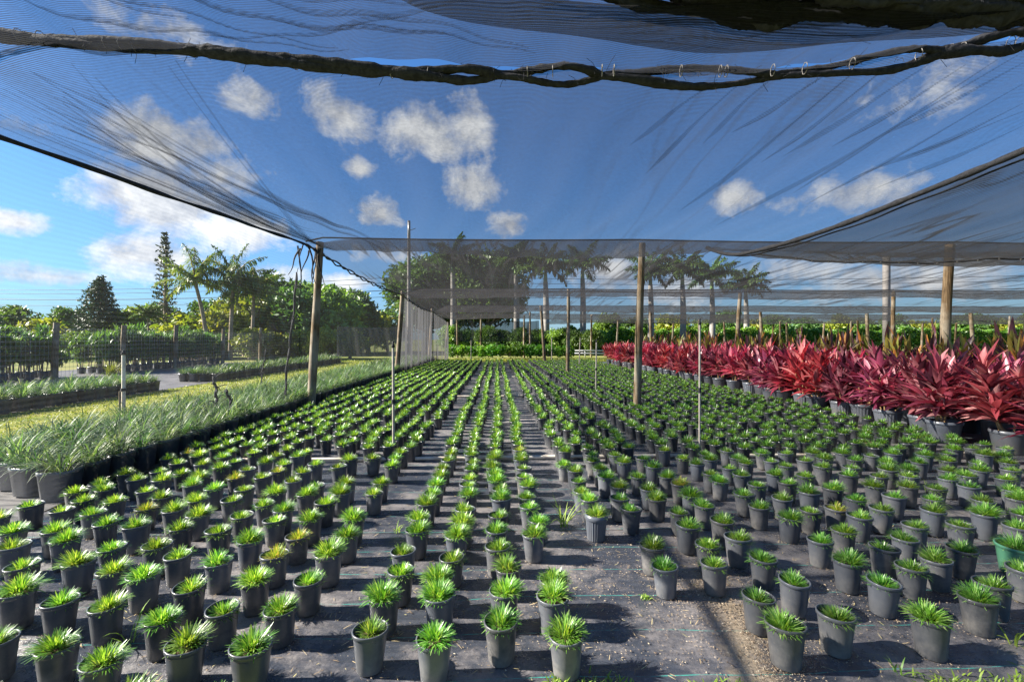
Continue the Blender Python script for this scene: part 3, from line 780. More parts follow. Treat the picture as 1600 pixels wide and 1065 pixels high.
# rolled bundle further forward (top right corner)
mb = MB(); xs = np.linspace(-.1, 4.6, 420); sg = 16
for k in range(3):
    cen = np.stack([xs, 2.36 + .05 * np.sin(3 * xs + 2 * k) + .04 * k, 3.40 - .012 * xs + .03 * np.sin(2 * xs + k) + .02 * np.sin(9 * xs + 2 * k)], 1)
    aa = np.linspace(0, 2 * math.pi, sg, endpoint=False)
    rr = (.05 + .018 * np.sin(5 * xs + 3 * k))[:, None] * (1 + .28 * np.sin(3 * aa[None] + 7 * xs[:, None] + k) + .22 * np.sin(5 * aa[None] - 17 * xs[:, None] + 2 * k) + .10 * np.sin(9 * aa[None] + 40 * xs[:, None]) + rng.normal(0, .05, (420, sg))) * smooth(-.1, 1.2, xs)[:, None]
    V = np.stack([np.broadcast_to(cen[:, 0:1], rr.shape), cen[:, 1:2] + rr * np.cos(aa), cen[:, 2:3] + rr * np.sin(aa) * .8], -1).reshape(-1, 3)
    i = np.arange(419)[:, None] * sg; j = np.arange(sg)[None]; kk = (j + 1) % sg
    mb.add(V, np.stack([i + j, i + kk, i + sg + kk, i + sg + j], -1).reshape(-1, 4), .5)
o = mb.obj('rolled_cloth', M['blackcloth']); tag(o, 'lumpy bundle of rolled black cloth overhead above the laced seam', 'rolled cloth')
# loose dark swag in front of the seam
o = sheet('loose_cloth', 0, 1, 0, 1, 0, M['clothdense'], 60, 16, None, kind='thing')
V = np.empty(len(o.data.vertices) * 3); o.data.vertices.foreach_get('co', V); V = V.reshape(-1, 3); s_, t_ = V[:, 0].copy(), V[:, 1].copy()
V[:, 0] = -.5 + 3.6 * s_; V[:, 1] = 2.35 + .38 * t_ * np.sin(math.pi * s_) ** .7; V[:, 2] = 3.31 - .05 * np.sin(math.pi * t_) * np.sin(math.pi * s_) + .02 * np.sin(14 * s_ + 4 * t_)
o.data.vertices.foreach_set('co', V.ravel()); o.data.update(); tag(o, 'loose dark swag of netting hanging below the rolled bundle overhead', 'netting')

# creases: pleats of doubled cloth hanging a finger below the sheets
M['pleat'] = clothmat('creased_cloth', .25, .12, .017, .1, 3.0, (.035, .036, .04))
def roof(px, py, b):
    for d in np.linspace(1.2, 22, 1600):
        p = P(px, d, 0, py)
        if p[2] >= float(bay_z(b, np.array(p[0]), np.array(p[1]))): return p
    return p
def pleat(mb, a, c, w, b, sag=0.0, n_=40):
    mb = MB()
    ts = np.linspace(0, 1, n_); X = a[0] + (c[0] - a[0]) * ts + sag * np.sin(math.pi * ts) + .006 * np.sin(9 * ts + a[0]); Y = a[1] + (c[1] - a[1]) * ts
    dx, dy = c[0] - a[0], c[1] - a[1]; L = math.hypot(dx, dy); nx_, ny_ = -dy / L, dx / L
    ww = w * np.sin(math.pi * np.clip(ts * .96 + .02, 0, 1)) ** .6 * (.8 + .3 * np.sin(7 * ts + a[1]))
    rows_ = []
    for k, (o_, z_) in enumerate(((-.5, -.004), (0, -.03), (.5, -.004))):
        x, y = X + nx_ * o_ * ww, Y + ny_ * o_ * ww
        rows_.append(np.stack([x, y, bay_z(b, x, y) - .006 + z_ * ww / max(w, .001)], 1))
    V = np.stack(rows_, 1).reshape(-1, 3); i = np.arange(n_ - 1)[:, None] * 3; j = np.arange(2)[None]
    mb.add(V, np.stack([i + j, i + j + 1, i + j + 4, i + j + 3], -1).reshape(-1, 4), .5)
    mb.obj('crease', M['pleat'], (CL0, CL1, CL2)[b])
for q in ((1165, 118, 1010, 270), (1215, 112, 1100, 222), (1305, 105, 1145, 205), (1385, 102, 1190, 252), (1450, 100, 1225, 242), (1510, 98, 1300, 228), (1595, 82, 1120, 350), (1600, 95, 1375, 212), (1600, 160, 1400, 250), (1600, 172, 1325, 280), (1600, 195, 1370, 292), (1120, 122, 985, 225), (1560, 90, 1240, 300), (1600, 128, 1260, 318), (1340, 105, 1060, 330)):
    a_, c_ = roof(q[0], q[1], 1), roof(q[2], q[3], 1); pleat(mb, a_, c_, rng.uniform(.04, .10), 1, rng.uniform(-.03, .03), 60)
tipx = np.array([-3.6, 9.0, 0])
for k in range(26):
    y0 = rng.uniform(90, 205); x0 = rng.uniform(-60, 120) + (205 - y0) * rng.uniform(0, 1.6)
    a_ = roof(x0, y0, 1); e_ = np.array([rng.uniform(-3.7, -2.7), rng.uniform(7.6, 9.2), 0]) if k % 3 else np.array([rng.uniform(-3.2, -1.6), rng.uniform(6.5, 8.6), 0])
    if a_[1] > 3.1: pleat(mb, a_, e_, rng.uniform(.03, .09), 1, rng.uniform(-.12, .02), 60)
for k in range(16):
    x = rng.uniform(-3.2, 4.2); y = rng.uniform(2.3, 3.0); pleat(mb, np.array([x, y, 0]), np.array([x + rng.choice([-1, 1]) * rng.uniform(.9, 2.2), y - rng.uniform(.3, .9), 0]), rng.uniform(.025, .06), 0, rng.uniform(-.05, .05))
for k in range(60):
    x = rng.uniform(3.5, 26); y = rng.uniform(9.8, 11.5); pleat(mb, np.array([x, y, 0]), np.array([x + rng.uniform(-.2, 1.2) - 1.2, y + rng.uniform(3, 6), 0]), rng.uniform(.08, .26), 2, rng.uniform(-.15, .15), 24)
# rolled hem + lacing on the left edge
mb = MB(); ys = np.linspace(-3, 9.7, 150)
tube(mb, np.stack([np.full(150, -4.0) + .015 * np.sin(3 * ys), ys, zedge(ys) - .01], 1), .025 + .008 * np.sin(5 * ys) * np.sin(1.3 * ys), 7)
mb.obj('hem', M['blackcloth'], CL1)
for b, (ya, yb_) in enumerate(((9.7, 19.2), (19.2, 28.7), (28.7, 33.0))):
    mb = MB(); ys = np.linspace(ya, yb_, 90); q = 5.5 * ys
    tube(mb, np.stack([-4.0 + .03 * np.sin(q), ys, zedge(ys) + .03 * np.cos(q)], 1), .02, 5); tube(mb, np.stack([-4.0 - .03 * np.sin(q), ys, zedge(ys) - .03 * np.cos(q) - .03], 1), .02, 5)
    o = mb.obj('edge_cable', M['cable']); tag(o, 'twisted black cable along the left roof edge, %s' % ('from the first to the second post', 'from the second to the third post', 'beyond the third post')[b], 'cable', 'black cables of the shade roof')
# cables over each row of posts
for b, (yc, xr) in enumerate(((9.7, 17), (19.2, 31), (28.7, 40), (38.2, 50))):
    mb = MB(); xs = np.linspace(-4, xr, 120); tt = ((xs + 4) / 7) % 1
    zc_ = 3.69 - .035 * np.sin(math.pi * tt); zc_[:3] = np.linspace(3.6, zc_[3], 3)
    tube(mb, np.stack([xs, np.full(120, yc - .02), zc_], 1), [.017, .02, .022, .022][b], 6)
    if b == 1: tube(mb, np.stack([xs, np.full(120, yc - .3), zc_ - .14 - .03 * np.sin(xs)], 1), .018, 5)
    o = mb.obj('support_cable', M['cable']); tag(o, 'black cable strung across the top of the %s row of posts' % nth(b + 1), 'cable', 'black cables of the shade roof')

# posts
def post(base, top, r, name='wooden_post'):
    base = np.asarray(base, float); top = np.asarray(top, float)
    root = bpy.data.objects.new(name, None)
    mb = MB(); v = top - base; ts = np.linspace(0, 1, 14); a = rng.uniform(0, 6)
    pts = [v * t + np.array([.012 * math.sin(3 * t + a), .012 * math.cos(2.5 * t + a), 0]) * r / .08 for t in ts]
    tube(mb, pts, [r * (1.06 - .2 * t + .04 * math.sin(9 * t + a)) for t in ts], 12)
    return mb.obj(name, M['wood'], loc=base)
PG = 'weathered round wooden posts of the shade house'
def px_post(pxb, pyb_d, pxt, pyt, r, lab, z=0.0):
    b = P(pxb, pyb_d, z); t = P(pxt, pyt and pyb_d, 0, pyt); o = post(b, t, r); tag(o, lab, 'post', PG); return o
px_post(487, 10.0, 499, 378, .088, 'thick weathered post at left edge of the shade house, front one with torn strips')
px_post(995, 9.7, 1004, 380, .082, 'tall brown post standing among the small pots in the middle of the field')
px_post(1472, 9.8, 1484, 382, .10, 'thickest grey brown post rising behind the red cordylines at right')
px_post(619, 19.0, 630, 455, .10, 'leaning wooden post on the left roof edge, second one back')
px_post(887, 19.2, 888, 452, .075, 'wooden post in the field behind the tall brown one, second row')
px_post(1148, 19.4, 1157, 458, .09, 'leaning wooden post behind the cordylines, second row, right of field')
px_post(1395, 19.6, 1396, 455, .09, 'upright post behind the cordylines at right, second row back')
px_post(671, 28.5, 675, 482, .10, 'dark post on the left roof edge, third one back, beside grey netting')
px_post(851, 28.6, 845, 478, .10, 'wooden post leaning left at the back of the field, third row')
px_post(1018, 28.8, 1016, 486, .11, 'slim post behind the far end of the cordylines, third row')
px_post(1192, 28.8, 1188, 487, .10, 'pale post behind cordylines, third row, right of the leaning one')
px_post(1357, 28.8, 1354, 490, .11, 'pale post behind cordylines, third row, just left of upright post')
px_post(1522, 28.8, 1516, 488, .11, 'pale post behind cordylines, third row, nearest the right edge')
far_posts = [(697, 503), (716, 499), (752, 492), (830, 487), (820, 492), (925, 492), (963, 500), (1050, 505), (1092, 500), (1134, 503), (1220, 502), (1232, 505), (1285, 505), (1330, 502), (1342, 500), (1440, 505), (1460, 497), (1492, 505), (1575, 494)]
for i, (px, py) in enumerate(far_posts):
    o = post(P(px - 1, 38 + (i % 3) * .8), P(px + int(rng.integers(-3, 4)), 38, 0, py), .085)
    tag(o, 'thin far post behind the field, %s from the left in the last row' % nth(i + 1), 'post', PG)

# side nettings
def vsheet(name, pts, zlo, zhi, mat, amp, lab, cat, nz=24, k=9.0, grp=None):
    pts = np.asarray(pts, float); n_ = len(pts); tang = np.gradient(pts, axis=0); nr = np.stack([-tang[:, 1], tang[:, 0]], 1); nr /= np.linalg.norm(nr, axis=1, keepdims=True)
    s = np.cumsum(np.concatenate([[0], np.linalg.norm(np.diff(pts, axis=0), axis=1)]))
    zl = np.broadcast_to(zlo, (n_,)); zh = np.broadcast_to(zhi, (n_,)); rowsV = []
    for j in range(nz + 1):
        t = j / nz; off = amp * (np.sin(k * s + 2 * np.sin(s)) + .6 * np.sin(2.3 * k * s + 3 * t)) * (1 - .5 * t)
        rowsV.append(np.stack([pts[:, 0] + nr[:, 0] * off, pts[:, 1] + nr[:, 1] * off, zl + (zh - zl) * t], 1))
    V = np.stack(rowsV, 1).reshape(-1, 3); i = np.arange(n_ - 1)[:, None] * (nz + 1); j = np.arange(nz)[None]
    Fc = np.stack([i + j, i + nz + 1 + j, i + nz + 2 + j, i + j + 1], -1).reshape(-1, 4)
    mb = MB(); mb.add(V, Fc, .5); o = mb.obj(name, mat); tag(o, lab, cat, grp); return o
NG = 'side nettings of the shade house'
ys = np.linspace(1.5, 18.9, 160)
vsheet('side_netting', np.stack([np.full(160, -4.03), ys], 1), .01, zedge(ys) - .02, M['curtain'], .006, 'thin see-through netting hanging on the left side beside the front post', 'netting', 20, 2.0, NG)
ys = np.linspace(19.3, 33.2, 140)
vsheet('side_netting', np.stack([-4.0 + .5 * smooth(28, 33, ys), ys], 1), .02, zedge(ys) - .03 - .4 * smooth(30, 33, ys), M['curtain2'], .07, 'grey gathered netting hanging on left side behind the second post', 'netting', 20, 5.0, NG)
xs = np.linspace(-10.2, -4.2, 80)
vsheet('side_netting', np.stack([xs, np.full(80, 29.4)], 1), .45, 2.35 + .05 * np.sin(xs), M['curtain2'], .05, 'low grey netting screen stretching left towards the lawn strip', 'netting', 16, 4.0, NG)
xs = np.linspace(-3.6, 3.6, 90)
vsheet('side_netting', np.stack([xs, np.full(90, 38.6)], 1), 1.35, 3.1 + .06 * np.sin(2 * xs), M['curtain3'], .05, 'dark netting hanging at the back behind the leafy green bed', 'netting', 14, 3.0, NG)

# torn strips at the front post and the long twisted strand
fp = P(497, 9.85)
o_root = None
mb = MB()
for k in range(11):
    x, y = fp[0] + rng.uniform(-.25, .12), fp[1] - .15 + rng.uniform(-.5, .25); L = rng.uniform(.3, 1.3); z = 3.5 + rng.uniform(-.08, .04)
    ts = np.linspace(0, 1, 8); dx = rng.normal(0, .12); dy = rng.normal(0, .2)
    pts = np.stack([x + dx * ts + .03 * np.sin(6 * ts + k), y + dy * ts, z - L * ts], 1)
    tube(mb, pts, np.linspace(.020, .005, 8) * rng.uniform(.5, 1.4), 5)
o = mb.obj('torn_strips', M['blackcloth']); tag(o, 'torn black cloth strips dangling from the top of the front left post', 'torn cloth', kind='thing')
def strand(px0, py0, px1, py1, d, r, lab):
    mb = MB(); ts = np.linspace(0, 1, 60); a = P(px0, d, 0, py0); b = P(px1, d, 0, py1)
    p = a[None] + (b - a)[None] * ts[:, None]; p[:, 0] += .013 * np.sin(25 * ts) + .02 * np.sin(7 * ts); p[:, 1] += .013 * np.cos(25 * ts)
    tube(mb, p, r * (.7 + .6 * np.abs(np.sin(ts * 31)) + .3 * rng.random(60)), 5)
    q = p.copy(); q[:, 0] += .025 * np.sin(25 * ts + 3.1); tube(mb, q, r * .6, 4)
    for k in range(26):
        c = p[int(rng.integers(60))]; e = c + rng.normal(0, .06, 3); tube(mb, [c, (c + e) / 2 + [0, 0, .02], e], r * .4, 4)
    o = mb.obj('twisted_strand', M['blackcloth']); tag(o, lab, 'torn cloth', 'twisted strands of torn cloth')
strand(463, 425, 443, 655, 9.3, .016, 'long twisted black strand hanging beside the front left post down to the plants')
strand(332, 588, 345, 655, 7.6, .018, 'short dark twisted strand standing among the tall grassy plants')
strand(352, 608, 372, 668, 7.4, .014, 'frayed dark strand leaning beside the short one in the grassy plants')
strand(415, 545, 408, 600, 14.5, .014, 'small far twisted strand near the lawn strip edge')

# pale pipes lying across the fabric, risers standing on them
pg = 'pale irrigation pipes across the field'
for k, (y, lb) in enumerate(((5.86, 'nearest, between front and middle pots'), (12.2, 'second from the front'), (18.4, 'third from the front'), (24.6, 'farthest, near the back lawn'))):
    mb = MB(); xs = np.linspace(-3.9, 6.9, 40)
    tube(mb, np.stack([xs, y + .02 * np.sin(xs), np.full(40, .03)], 1), .024, 8)
    for xx in (-2.9, -.4, 2.6, 5.1): tube(mb, [(xx - .04, y + .02 * math.sin(xx), .026), (xx + .04, y + .02 * math.sin(xx), .026)], .026, 8)
    o = mb.obj('irrigation_pipe', M['pipe']); tag(o, 'pale plastic pipe lying across the field under the pots, %s' % lb, 'pipe', pg)
def riser(px, d, ztop, r, lab, mat='metalpole'):
    b = P(px, d, .02); root = empty('sprinkler_riser', b)
    tag(root, lab, 'sprinkler riser', 'sprinkler risers')
    mb = MB(); lean = rng.normal(0, .012); tube(mb, [(0, 0, 0), (lean, 0, ztop * .5), (lean * 2.4, 0, ztop)], r, 8); mb.obj('pipe', M[mat], root)
    mb = MB(); tube(mb, [(lean * 1.1, 0, ztop * .48), (lean * 1.2, 0, ztop * .52)], r * 1.5, 8); mb.obj('coupling', M['blackcloth'], root)
    mb = MB(); x = lean * 2.4; lathe(mb, [(.001, ztop), (r * 1.3, ztop), (r * 1.4, ztop + .03), (r * .7, ztop + .05), (r * .9, ztop + .08), (.001, ztop + .085)], 8, cx=x); mb.obj('nozzle', M['blackcloth'], root)
riser(615, 6.0, 1.42, .017, 'pale riser pipe at the left of the field, in front of a leaning post')
riser(1093, 6.0, 1.72, .014, 'thin grey riser pipe among the pots right of the tall brown post')
riser(931, 12.3, 1.45, .018, 'thin riser pipe further back, left of the tall brown post')
riser(736, 30.2, 1.45, .03, 'far pale riser in front of the leafy green bed')
riser(905, 24.5, 1.6, .028, 'far riser just right of the field post in the second row')
riser(862, 30.2, 1.6, .03, 'far riser beside the post that leans left at the back')
riser(193, 8.2, 1.25, .03, 'white standpipe in the grassy left bed, with a dark stake beside it', 'pipe')
b = P(187, 8.15); o = post(b, (b[0], b[1], .62), .018, 'stake'); tag(o, 'short dark stake tied beside the white standpipe', 'stake')

# white rail at the back of the field
root = empty('low_rail', P(880, 39)); tag(root, 'low white double rail at the back beside the leafy green bed', 'rail')
mb = MB()
for z in (.35, .58): box(mb, -.5, 4.2, -.03, .03, z - .05, z + .05)
mb.obj('rail', M['white'], root)
for x in (-.4, 1.9, 4.1):
    mb = MB(); box(mb, x - .04, x + .04, .032, .1, 0, .64); mb.obj('leg', M['white'], root)

# ------------------------------------------------------------------ plants behind
def crown_mb(rx, ry, rz, ncl, per, leaf, zc, seed_flat=.0, low=.15):
    mb = MB()
    d = rng.normal(size=(ncl, 3)); d /= np.linalg.norm(d, axis=1, keepdims=True); d[:, 2] = np.where(d[:, 2] < -.8, -d[:, 2], d[:, 2])
    rad = rng.uniform(.45, 1.0, (ncl, 1)) ** .6
    c = d * rad * np.array([rx, ry, rz]) * .82 + np.array([0, 0, zc])
    for k in range(ncl):
        rs = rng.uniform(.2, .38) * min(rx, rz * 1.2)
        m_ = int(per * rng.uniform(.6, 1.4)); e = rng.normal(size=(m_, 3)); e /= np.linalg.norm(e, axis=1, keepdims=True)
        e *= (rng.random((m_, 1)) ** .4) * rs * np.array([1.1, 1.1, .8])
        quads(mb, c[k] + e, leaf, np.clip(rng.normal(rng.uniform(.25, .7), .2, m_), 0, 1))
    return mb
def trunk_mb(h, r, branches, spread, zc):
    mb = MB(); tube(mb, [(0, 0, -.05), (.05 * h * .1, 0, h * .5), (0, .02 * h, h)], [r, r * .75, r * .5], 8)
    for k in range(branches):
        a = rng.uniform(0, 6.28); z = h * rng.uniform(.55, .95)
        tube(mb, [(0, 0, z), (spread * .45 * math.cos(a), spread * .45 * math.sin(a), z + zc * .18), (spread * .8 * math.cos(a), spread * .8 * math.sin(a), z + zc * .42)], [r * .4, r * .25, r * .1], 5)
    return mb
TREES = {}
for nm, (mat, rx, rz, h, ncl, per, leaf) in {'a': ('tree_a', 2.6, 2.5, .6, 80, 60, .34), 'b': ('tree_b', 2.4, 2.3, .5, 75, 60, .34), 'y': ('tree_y', 1.9, 1.6, .2, 55, 55, .3), 'big': ('tree_a', 4.6, 4.6, 2.0, 150, 75, .45)}.items():
    TREES[nm] = [(crown_mb(rx, rx, rz, ncl, per, leaf, h + rz * .85).mesh('crown', M[mat]), trunk_mb(h + rz * .3, .16 + .03 * rx, 6, rx, h + rz).mesh('trunk', M['bark'])) for _ in range(3)]
TOPZ = {'a': 5.0, 'b': 4.6, 'y': 3.2, 'big': 10.2}
def tree(kind, px, d, s, lab, grp='trees behind the nursery', i=0, py=None):
    if py is not None: s = (CAMZ + (530 - py) / F * d) / TOPZ[kind]
    t = empty('broadleaf_tree', P(px, d, -.02), rng.uniform(0, 6.28)); tag(t, lab, 'tree', grp)
    a, b = TREES[kind][i % 3]
    q = place('crown', a, t, s=s); q.scale = (s * rng.uniform(.9, 1.15), s * rng.uniform(.9, 1.1), s * rng.uniform(.92, 1.08)); place('trunk', b, t, s=s)
tl = [('a', -40, 40, .95), ('b', 20, 44, 1.0), ('y', 70, 38, .9), ('a', 105, 46, .95), ('y', 205, 40, 1.0), ('b', 250, 44, 1.05), ('y', 290, 37, .9), ('a', 330, 46, 1.15), ('y', 350, 38, 1.0), ('y', 385, 42, 1.15), ('a', 420, 48, 1.45), ('a', 455, 44, 1.25), ('b', 480, 50, 1.45), ('b', 515, 46, 1.25), ('a', 548, 52, 1.3), ('y', 575, 55, 1.0), ('b', 605, 58, 1.15), ('y', 470, 37, .62), ('y', 405, 35, .6), ('y', 520, 37, .55)]
kd = {'a': 'dark green bushy tree', 'b': 'mid green bushy tree', 'y': 'yellow green bushy tree'}
for i, (k, px, d, s) in enumerate(tl):
    nb = 'beyond the wire fence, %s from the left of its line' % nth(i + 1)
    ws = {-40: 'at the left end of the treeline', 20: 'left of the dark conifer at the far left', 70: 'low beside the left foot of the dark conifer', 105: 'just left of the dark conifer', 205: 'between the dark conifer and the tall thin pine', 250: 'directly behind the foot of the tall thin pine', 290: 'low below the first coconut palm', 330: 'behind the coconut palm trunks', 350: 'under the second coconut palm', 385: 'right of the coconut palms', 420: 'left of the hanging twisted strand', 455: 'behind the hanging twisted strand', 480: 'behind the front left post', 515: 'just right of the front left post', 548: 'above the low grey netting screen', 575: 'far off above the netting screen', 605: 'far off left of the utility pole', 470: 'small, below the twisted strand', 405: 'small, beside a fence post', 520: 'small, in front of the netting screen'}[px]
    tree(k, px, d, s, '%s %s' % (kd[k], ws), i=i, py={-40: 474, 20: 476, 70: 490, 105: 478, 205: 482, 250: 478, 290: 484, 330: 468, 350: 482, 385: 462, 420: 430, 455: 440, 480: 444, 515: 450, 548: 452, 575: 480, 605: 484, 470: 508, 405: 512, 520: 512}[px])
tree('big', 668, 58, 1.02, 'large dark spreading tree beside the utility pole', i=0, py=402)
tree('big', 762, 56, 1.0, 'large dark tree behind the royal palm trunks in the centre', i=1, py=398)
tree('big', 712, 64, 1.1, 'large dark tree rising between the two big central ones', i=2, py=400)
for i, (px, d, s, k) in enumerate(((840, 46, .5, 'b'), (885, 48, .55, 'a'), (775, 45, .55, 'a'), (930, 52, .6, 'b'), (1255, 70, 1.0, 'a'), (1060, 62, .7, 'b'))):
    tree(k, px, d, s, ('mid green shrubby tree behind the leafy bed, left of the field post', 'dark shrubby tree behind the white rail', 'dark shrubby tree behind the dark netting', 'mid green shrubby tree right of the white rail', 'dark tree far off above the hedge at right', 'mid green tree far off behind the royal palms')[i], i=i)

for k in range(15):
    px = 12 + k * 38 + int(rng.integers(-6, 7)); d = 34.5 + (k * 7 % 5) * .6
    tree('y' if k % 3 else 'b', px, d, 1, 'low yellow green bush under the treeline, %s from the left of the low bushes' % nth(k + 1), 'low bushes under the left treeline', i=k, py=512 + (k * 5 % 7))
for k in range(9):
    px = 706 + k * 27; d = 44 + (k * 3 % 4)
    tree('a' if k % 2 else 'b', px, d, 1, 'dark shrub behind the leafy bed, %s from the left of the shrub line' % nth(k + 1), 'shrub line behind the leafy bed', i=k, py=508 + (k * 5 % 9))
for k in range(16):
    px = 955 + k * 44 + int(rng.integers(-9, 10)); d = 78 + (k * 5 % 7)
    tree(('b', 'a', 'y')[k % 3], px, d, 1, 'distant tree above the long hedge at right, %s from the left of its line' % nth(k + 1), 'distant trees beyond the long hedge', i=k, py=487 + (k * 7 % 13))
# clipped hedges far right
HG = 'long far hedges'
def hedge(x0, x1, y, h, lab):
    mb = MB(); k = int((x1 - x0) * 800); x = rng.uniform(x0, x1, k); z = h * rng.random(k) ** .8 + .22 * np.sin(x * .9) + .16 * np.sin(x * 2.3) + .1 * np.sin(x * 5.1); yy = y + rng.uniform(-.6, .6, k) * (1 - .3 * z / h)
    quads(mb, np.stack([x, yy, np.maximum(z, .03)], 1), .27)
    o = mb.obj('hedge', M['bush']); tag(o, lab, 'hedge', HG, kind='thing')
hedge(7, 36, 54, 2.75, 'long bright green hedge behind the cordylines, left stretch')
hedge(36.5, 66, 54, 2.75, 'long bright green hedge behind the cordylines, right stretch')

# leafy bed at the back of the field
def bush_mb(rx, h, leaf, k):
    mb = MB(); ncl = 14
    for j in range(ncl):
        a = rng.uniform(0, 6.28); r = rx * math.sqrt(rng.random()) * .7; z = h * rng.uniform(.3, .85); m_ = k // ncl
        e = rng.normal(size=(m_, 3)); e /= np.linalg.norm(e, axis=1, keepdims=True); e *= rng.random((m_, 1)) ** .4 * rx * .45
        quads(mb, np.array([r * math.cos(a), r * math.sin(a), z]) + e, leaf)
    return mb
def stems_mb(h, k, sp):
    mb = MB()
    for j in range(k):
        a = rng.uniform(0, 6.28); r = sp * rng.random()
        tube(mb, [(r * .4 * math.cos(a), r * .4 * math.sin(a), .15), (r * math.cos(a), r * math.sin(a), h)], [.018, .01], 5)
    return mb
BU = [(bush_mb(.55, 1.0, .16, 420).mesh('foliage', M['bush']), stems_mb(.7, 5, .3).mesh('stems', M['bark'])) for _ in range(4)]
for r_ in range(2):
    for k in range(13):
        px = 706 + k * 15.2; d = 36.6 + r_ * 1.1
        t = empty('leafy_bush', P(px, d, 0), rng.uniform(0, 6)); tag(t, 'bright green leafy bush beyond the lawn, %s from the left in the %s row' % (nth(k + 1), ('front', 'back')[r_]), 'bush', 'leafy bushes in the back bed')
        q = place('foliage', BU[(k + r_) % 4][0], t); q.scale = (1.05, 1, .95 + .2 * rng.random()); place('stems', BU[(k + r_) % 4][1], t)

# tall potted shrubs behind the wire fence
SHR = []
for k in range(5):
    mb = MB()
    for j in range(16):
        a = rng.uniform(0, 6.28); r = .42 * math.sqrt(rng.random()); z = rng.uniform(.7, 2.15); m_ = 40
        blades(mb, np.repeat(np.array([[r * math.cos(a), r * math.sin(a), z - .2]]), m_, 0) + rng.normal(0, .06, (m_, 3)), rng.uniform(0, 6.28, m_), rng.uniform(.1, 1.2, m_), rng.uniform(.2, .9, m_), rng.uniform(.2, .36, m_), .06, 2, np.array([.5, 1, .1]))
    SHR.append((mb.mesh('foliage', M['shrub']), stems_mb(1.5, 7, .34).mesh('stems', M['bark'])))
k = 0
SG = 'tall potted shrubs behind the wire fence'
for bi, (ya, yb_) in enumerate(((13.6, 19.6), (21.2, 30.2))):
    for r_ in range(2):
        y = ya; k = 0
        while y < yb_:
            k += 1
            t = empty('potted_shrub', (-17.95 - .75 * r_ + rng.normal(0, .05), y, 0), rng.uniform(0, 6.28)); i = int(rng.integers(5))
            tag(t, 'tall leafy shrub behind wire fence, %s in %s row of the %s block' % (nth(k), ('front', 'back')[r_], ('dark left', 'longer right')[bi]), 'shrub', SG)
            s = rng.uniform(.92, 1.1); place('foliage', SHR[i][0], t, s=s); place('stems', SHR[i][1], t, s=s); place('pot', LPOT, t, s=1.0)
            y += .5
# yellow-green dry clump
mb = MB(); nb = 120; blades(mb, rng.normal(0, .1, (nb, 3)) * [1, 1, 0], rng.uniform(0, 6.28, nb), rng.uniform(0, .7, nb), .6, rng.uniform(.4, .8, nb), .02, 3)
c = P(175, 19.3); o = mb.obj('grass_clump', M['lawn'], loc=c); tag(o, 'single yellowish grass clump at the fence between the shrub blocks', 'grass clump', kind='thing')

# wire fence
root = empty('wire_fence', (-17.1, 12, 0)); tag(root, 'tall wire mesh fence on rough posts in front of the leafy shrubs', 'fence')
for y, h in ((14.2, 2.3), (18.2, 2.2), (21.4, 2.2), (24.8, 2.3), (29.0, 2.2), (33.5, 2.4), (38, 2.2)):
    mb = MB(); tube(mb, [(0, y - 12, 0), (.02, y - 12, h * .5), (.04, y - 11.96, h)], [.11, .105, .095], 8); mb.obj('post', M['wood'], root)
mb = MB()
for z in np.arange(.1, 2.1, .17): tube(mb, [(-.13, 1, z), (-.13, 14, z + .02), (-.13, 26, z)], .0045, 4)
for y in np.arange(1, 26, .17): tube(mb, [(-.13, y, .08), (-.13, y, 2.0)], .0045, 4)
mb.obj('wire_mesh', M['wire'], root)

# palms
def frond(lf, st, org, az, tilt, bend, L, nl, ll, droop, wl, twist=0.0):
    ts = np.linspace(0, 1, 9); p = np.array(org, float); pts = [p.copy()]; dirs = []
    for t in ts[:-1]:
        a = tilt + bend * t; d = np.array([math.sin(a) * math.cos(az), math.sin(a) * math.sin(az), math.cos(a)]); dirs.append(d); p = p + d * L / 8; pts.append(p.copy())
    pts = np.array(pts); tube(st, pts, np.linspace(.05, .012, 9) * L / 3.5, 4)
    tt = np.linspace(.12, .99, nl); bx = np.stack([np.interp(tt, ts, pts[:, k]) for k in range(3)], 1)
    for sgn in (-1, 1):
        a2 = az + sgn * (1.3 - .6 * tt) + rng.normal(0, .12, nl)
        blades(lf, bx, a2, np.clip(rng.normal(1.3 + droop * .4, .38, nl), .2, 2.6), rng.uniform(.5, 1.2, nl) * (1 + droop), ll * np.sin(math.pi * np.clip(tt * .85 + .12, 0, 1)) * rng.uniform(.8, 1.1, nl), wl, 2, np.array([.8, 1, .15]))
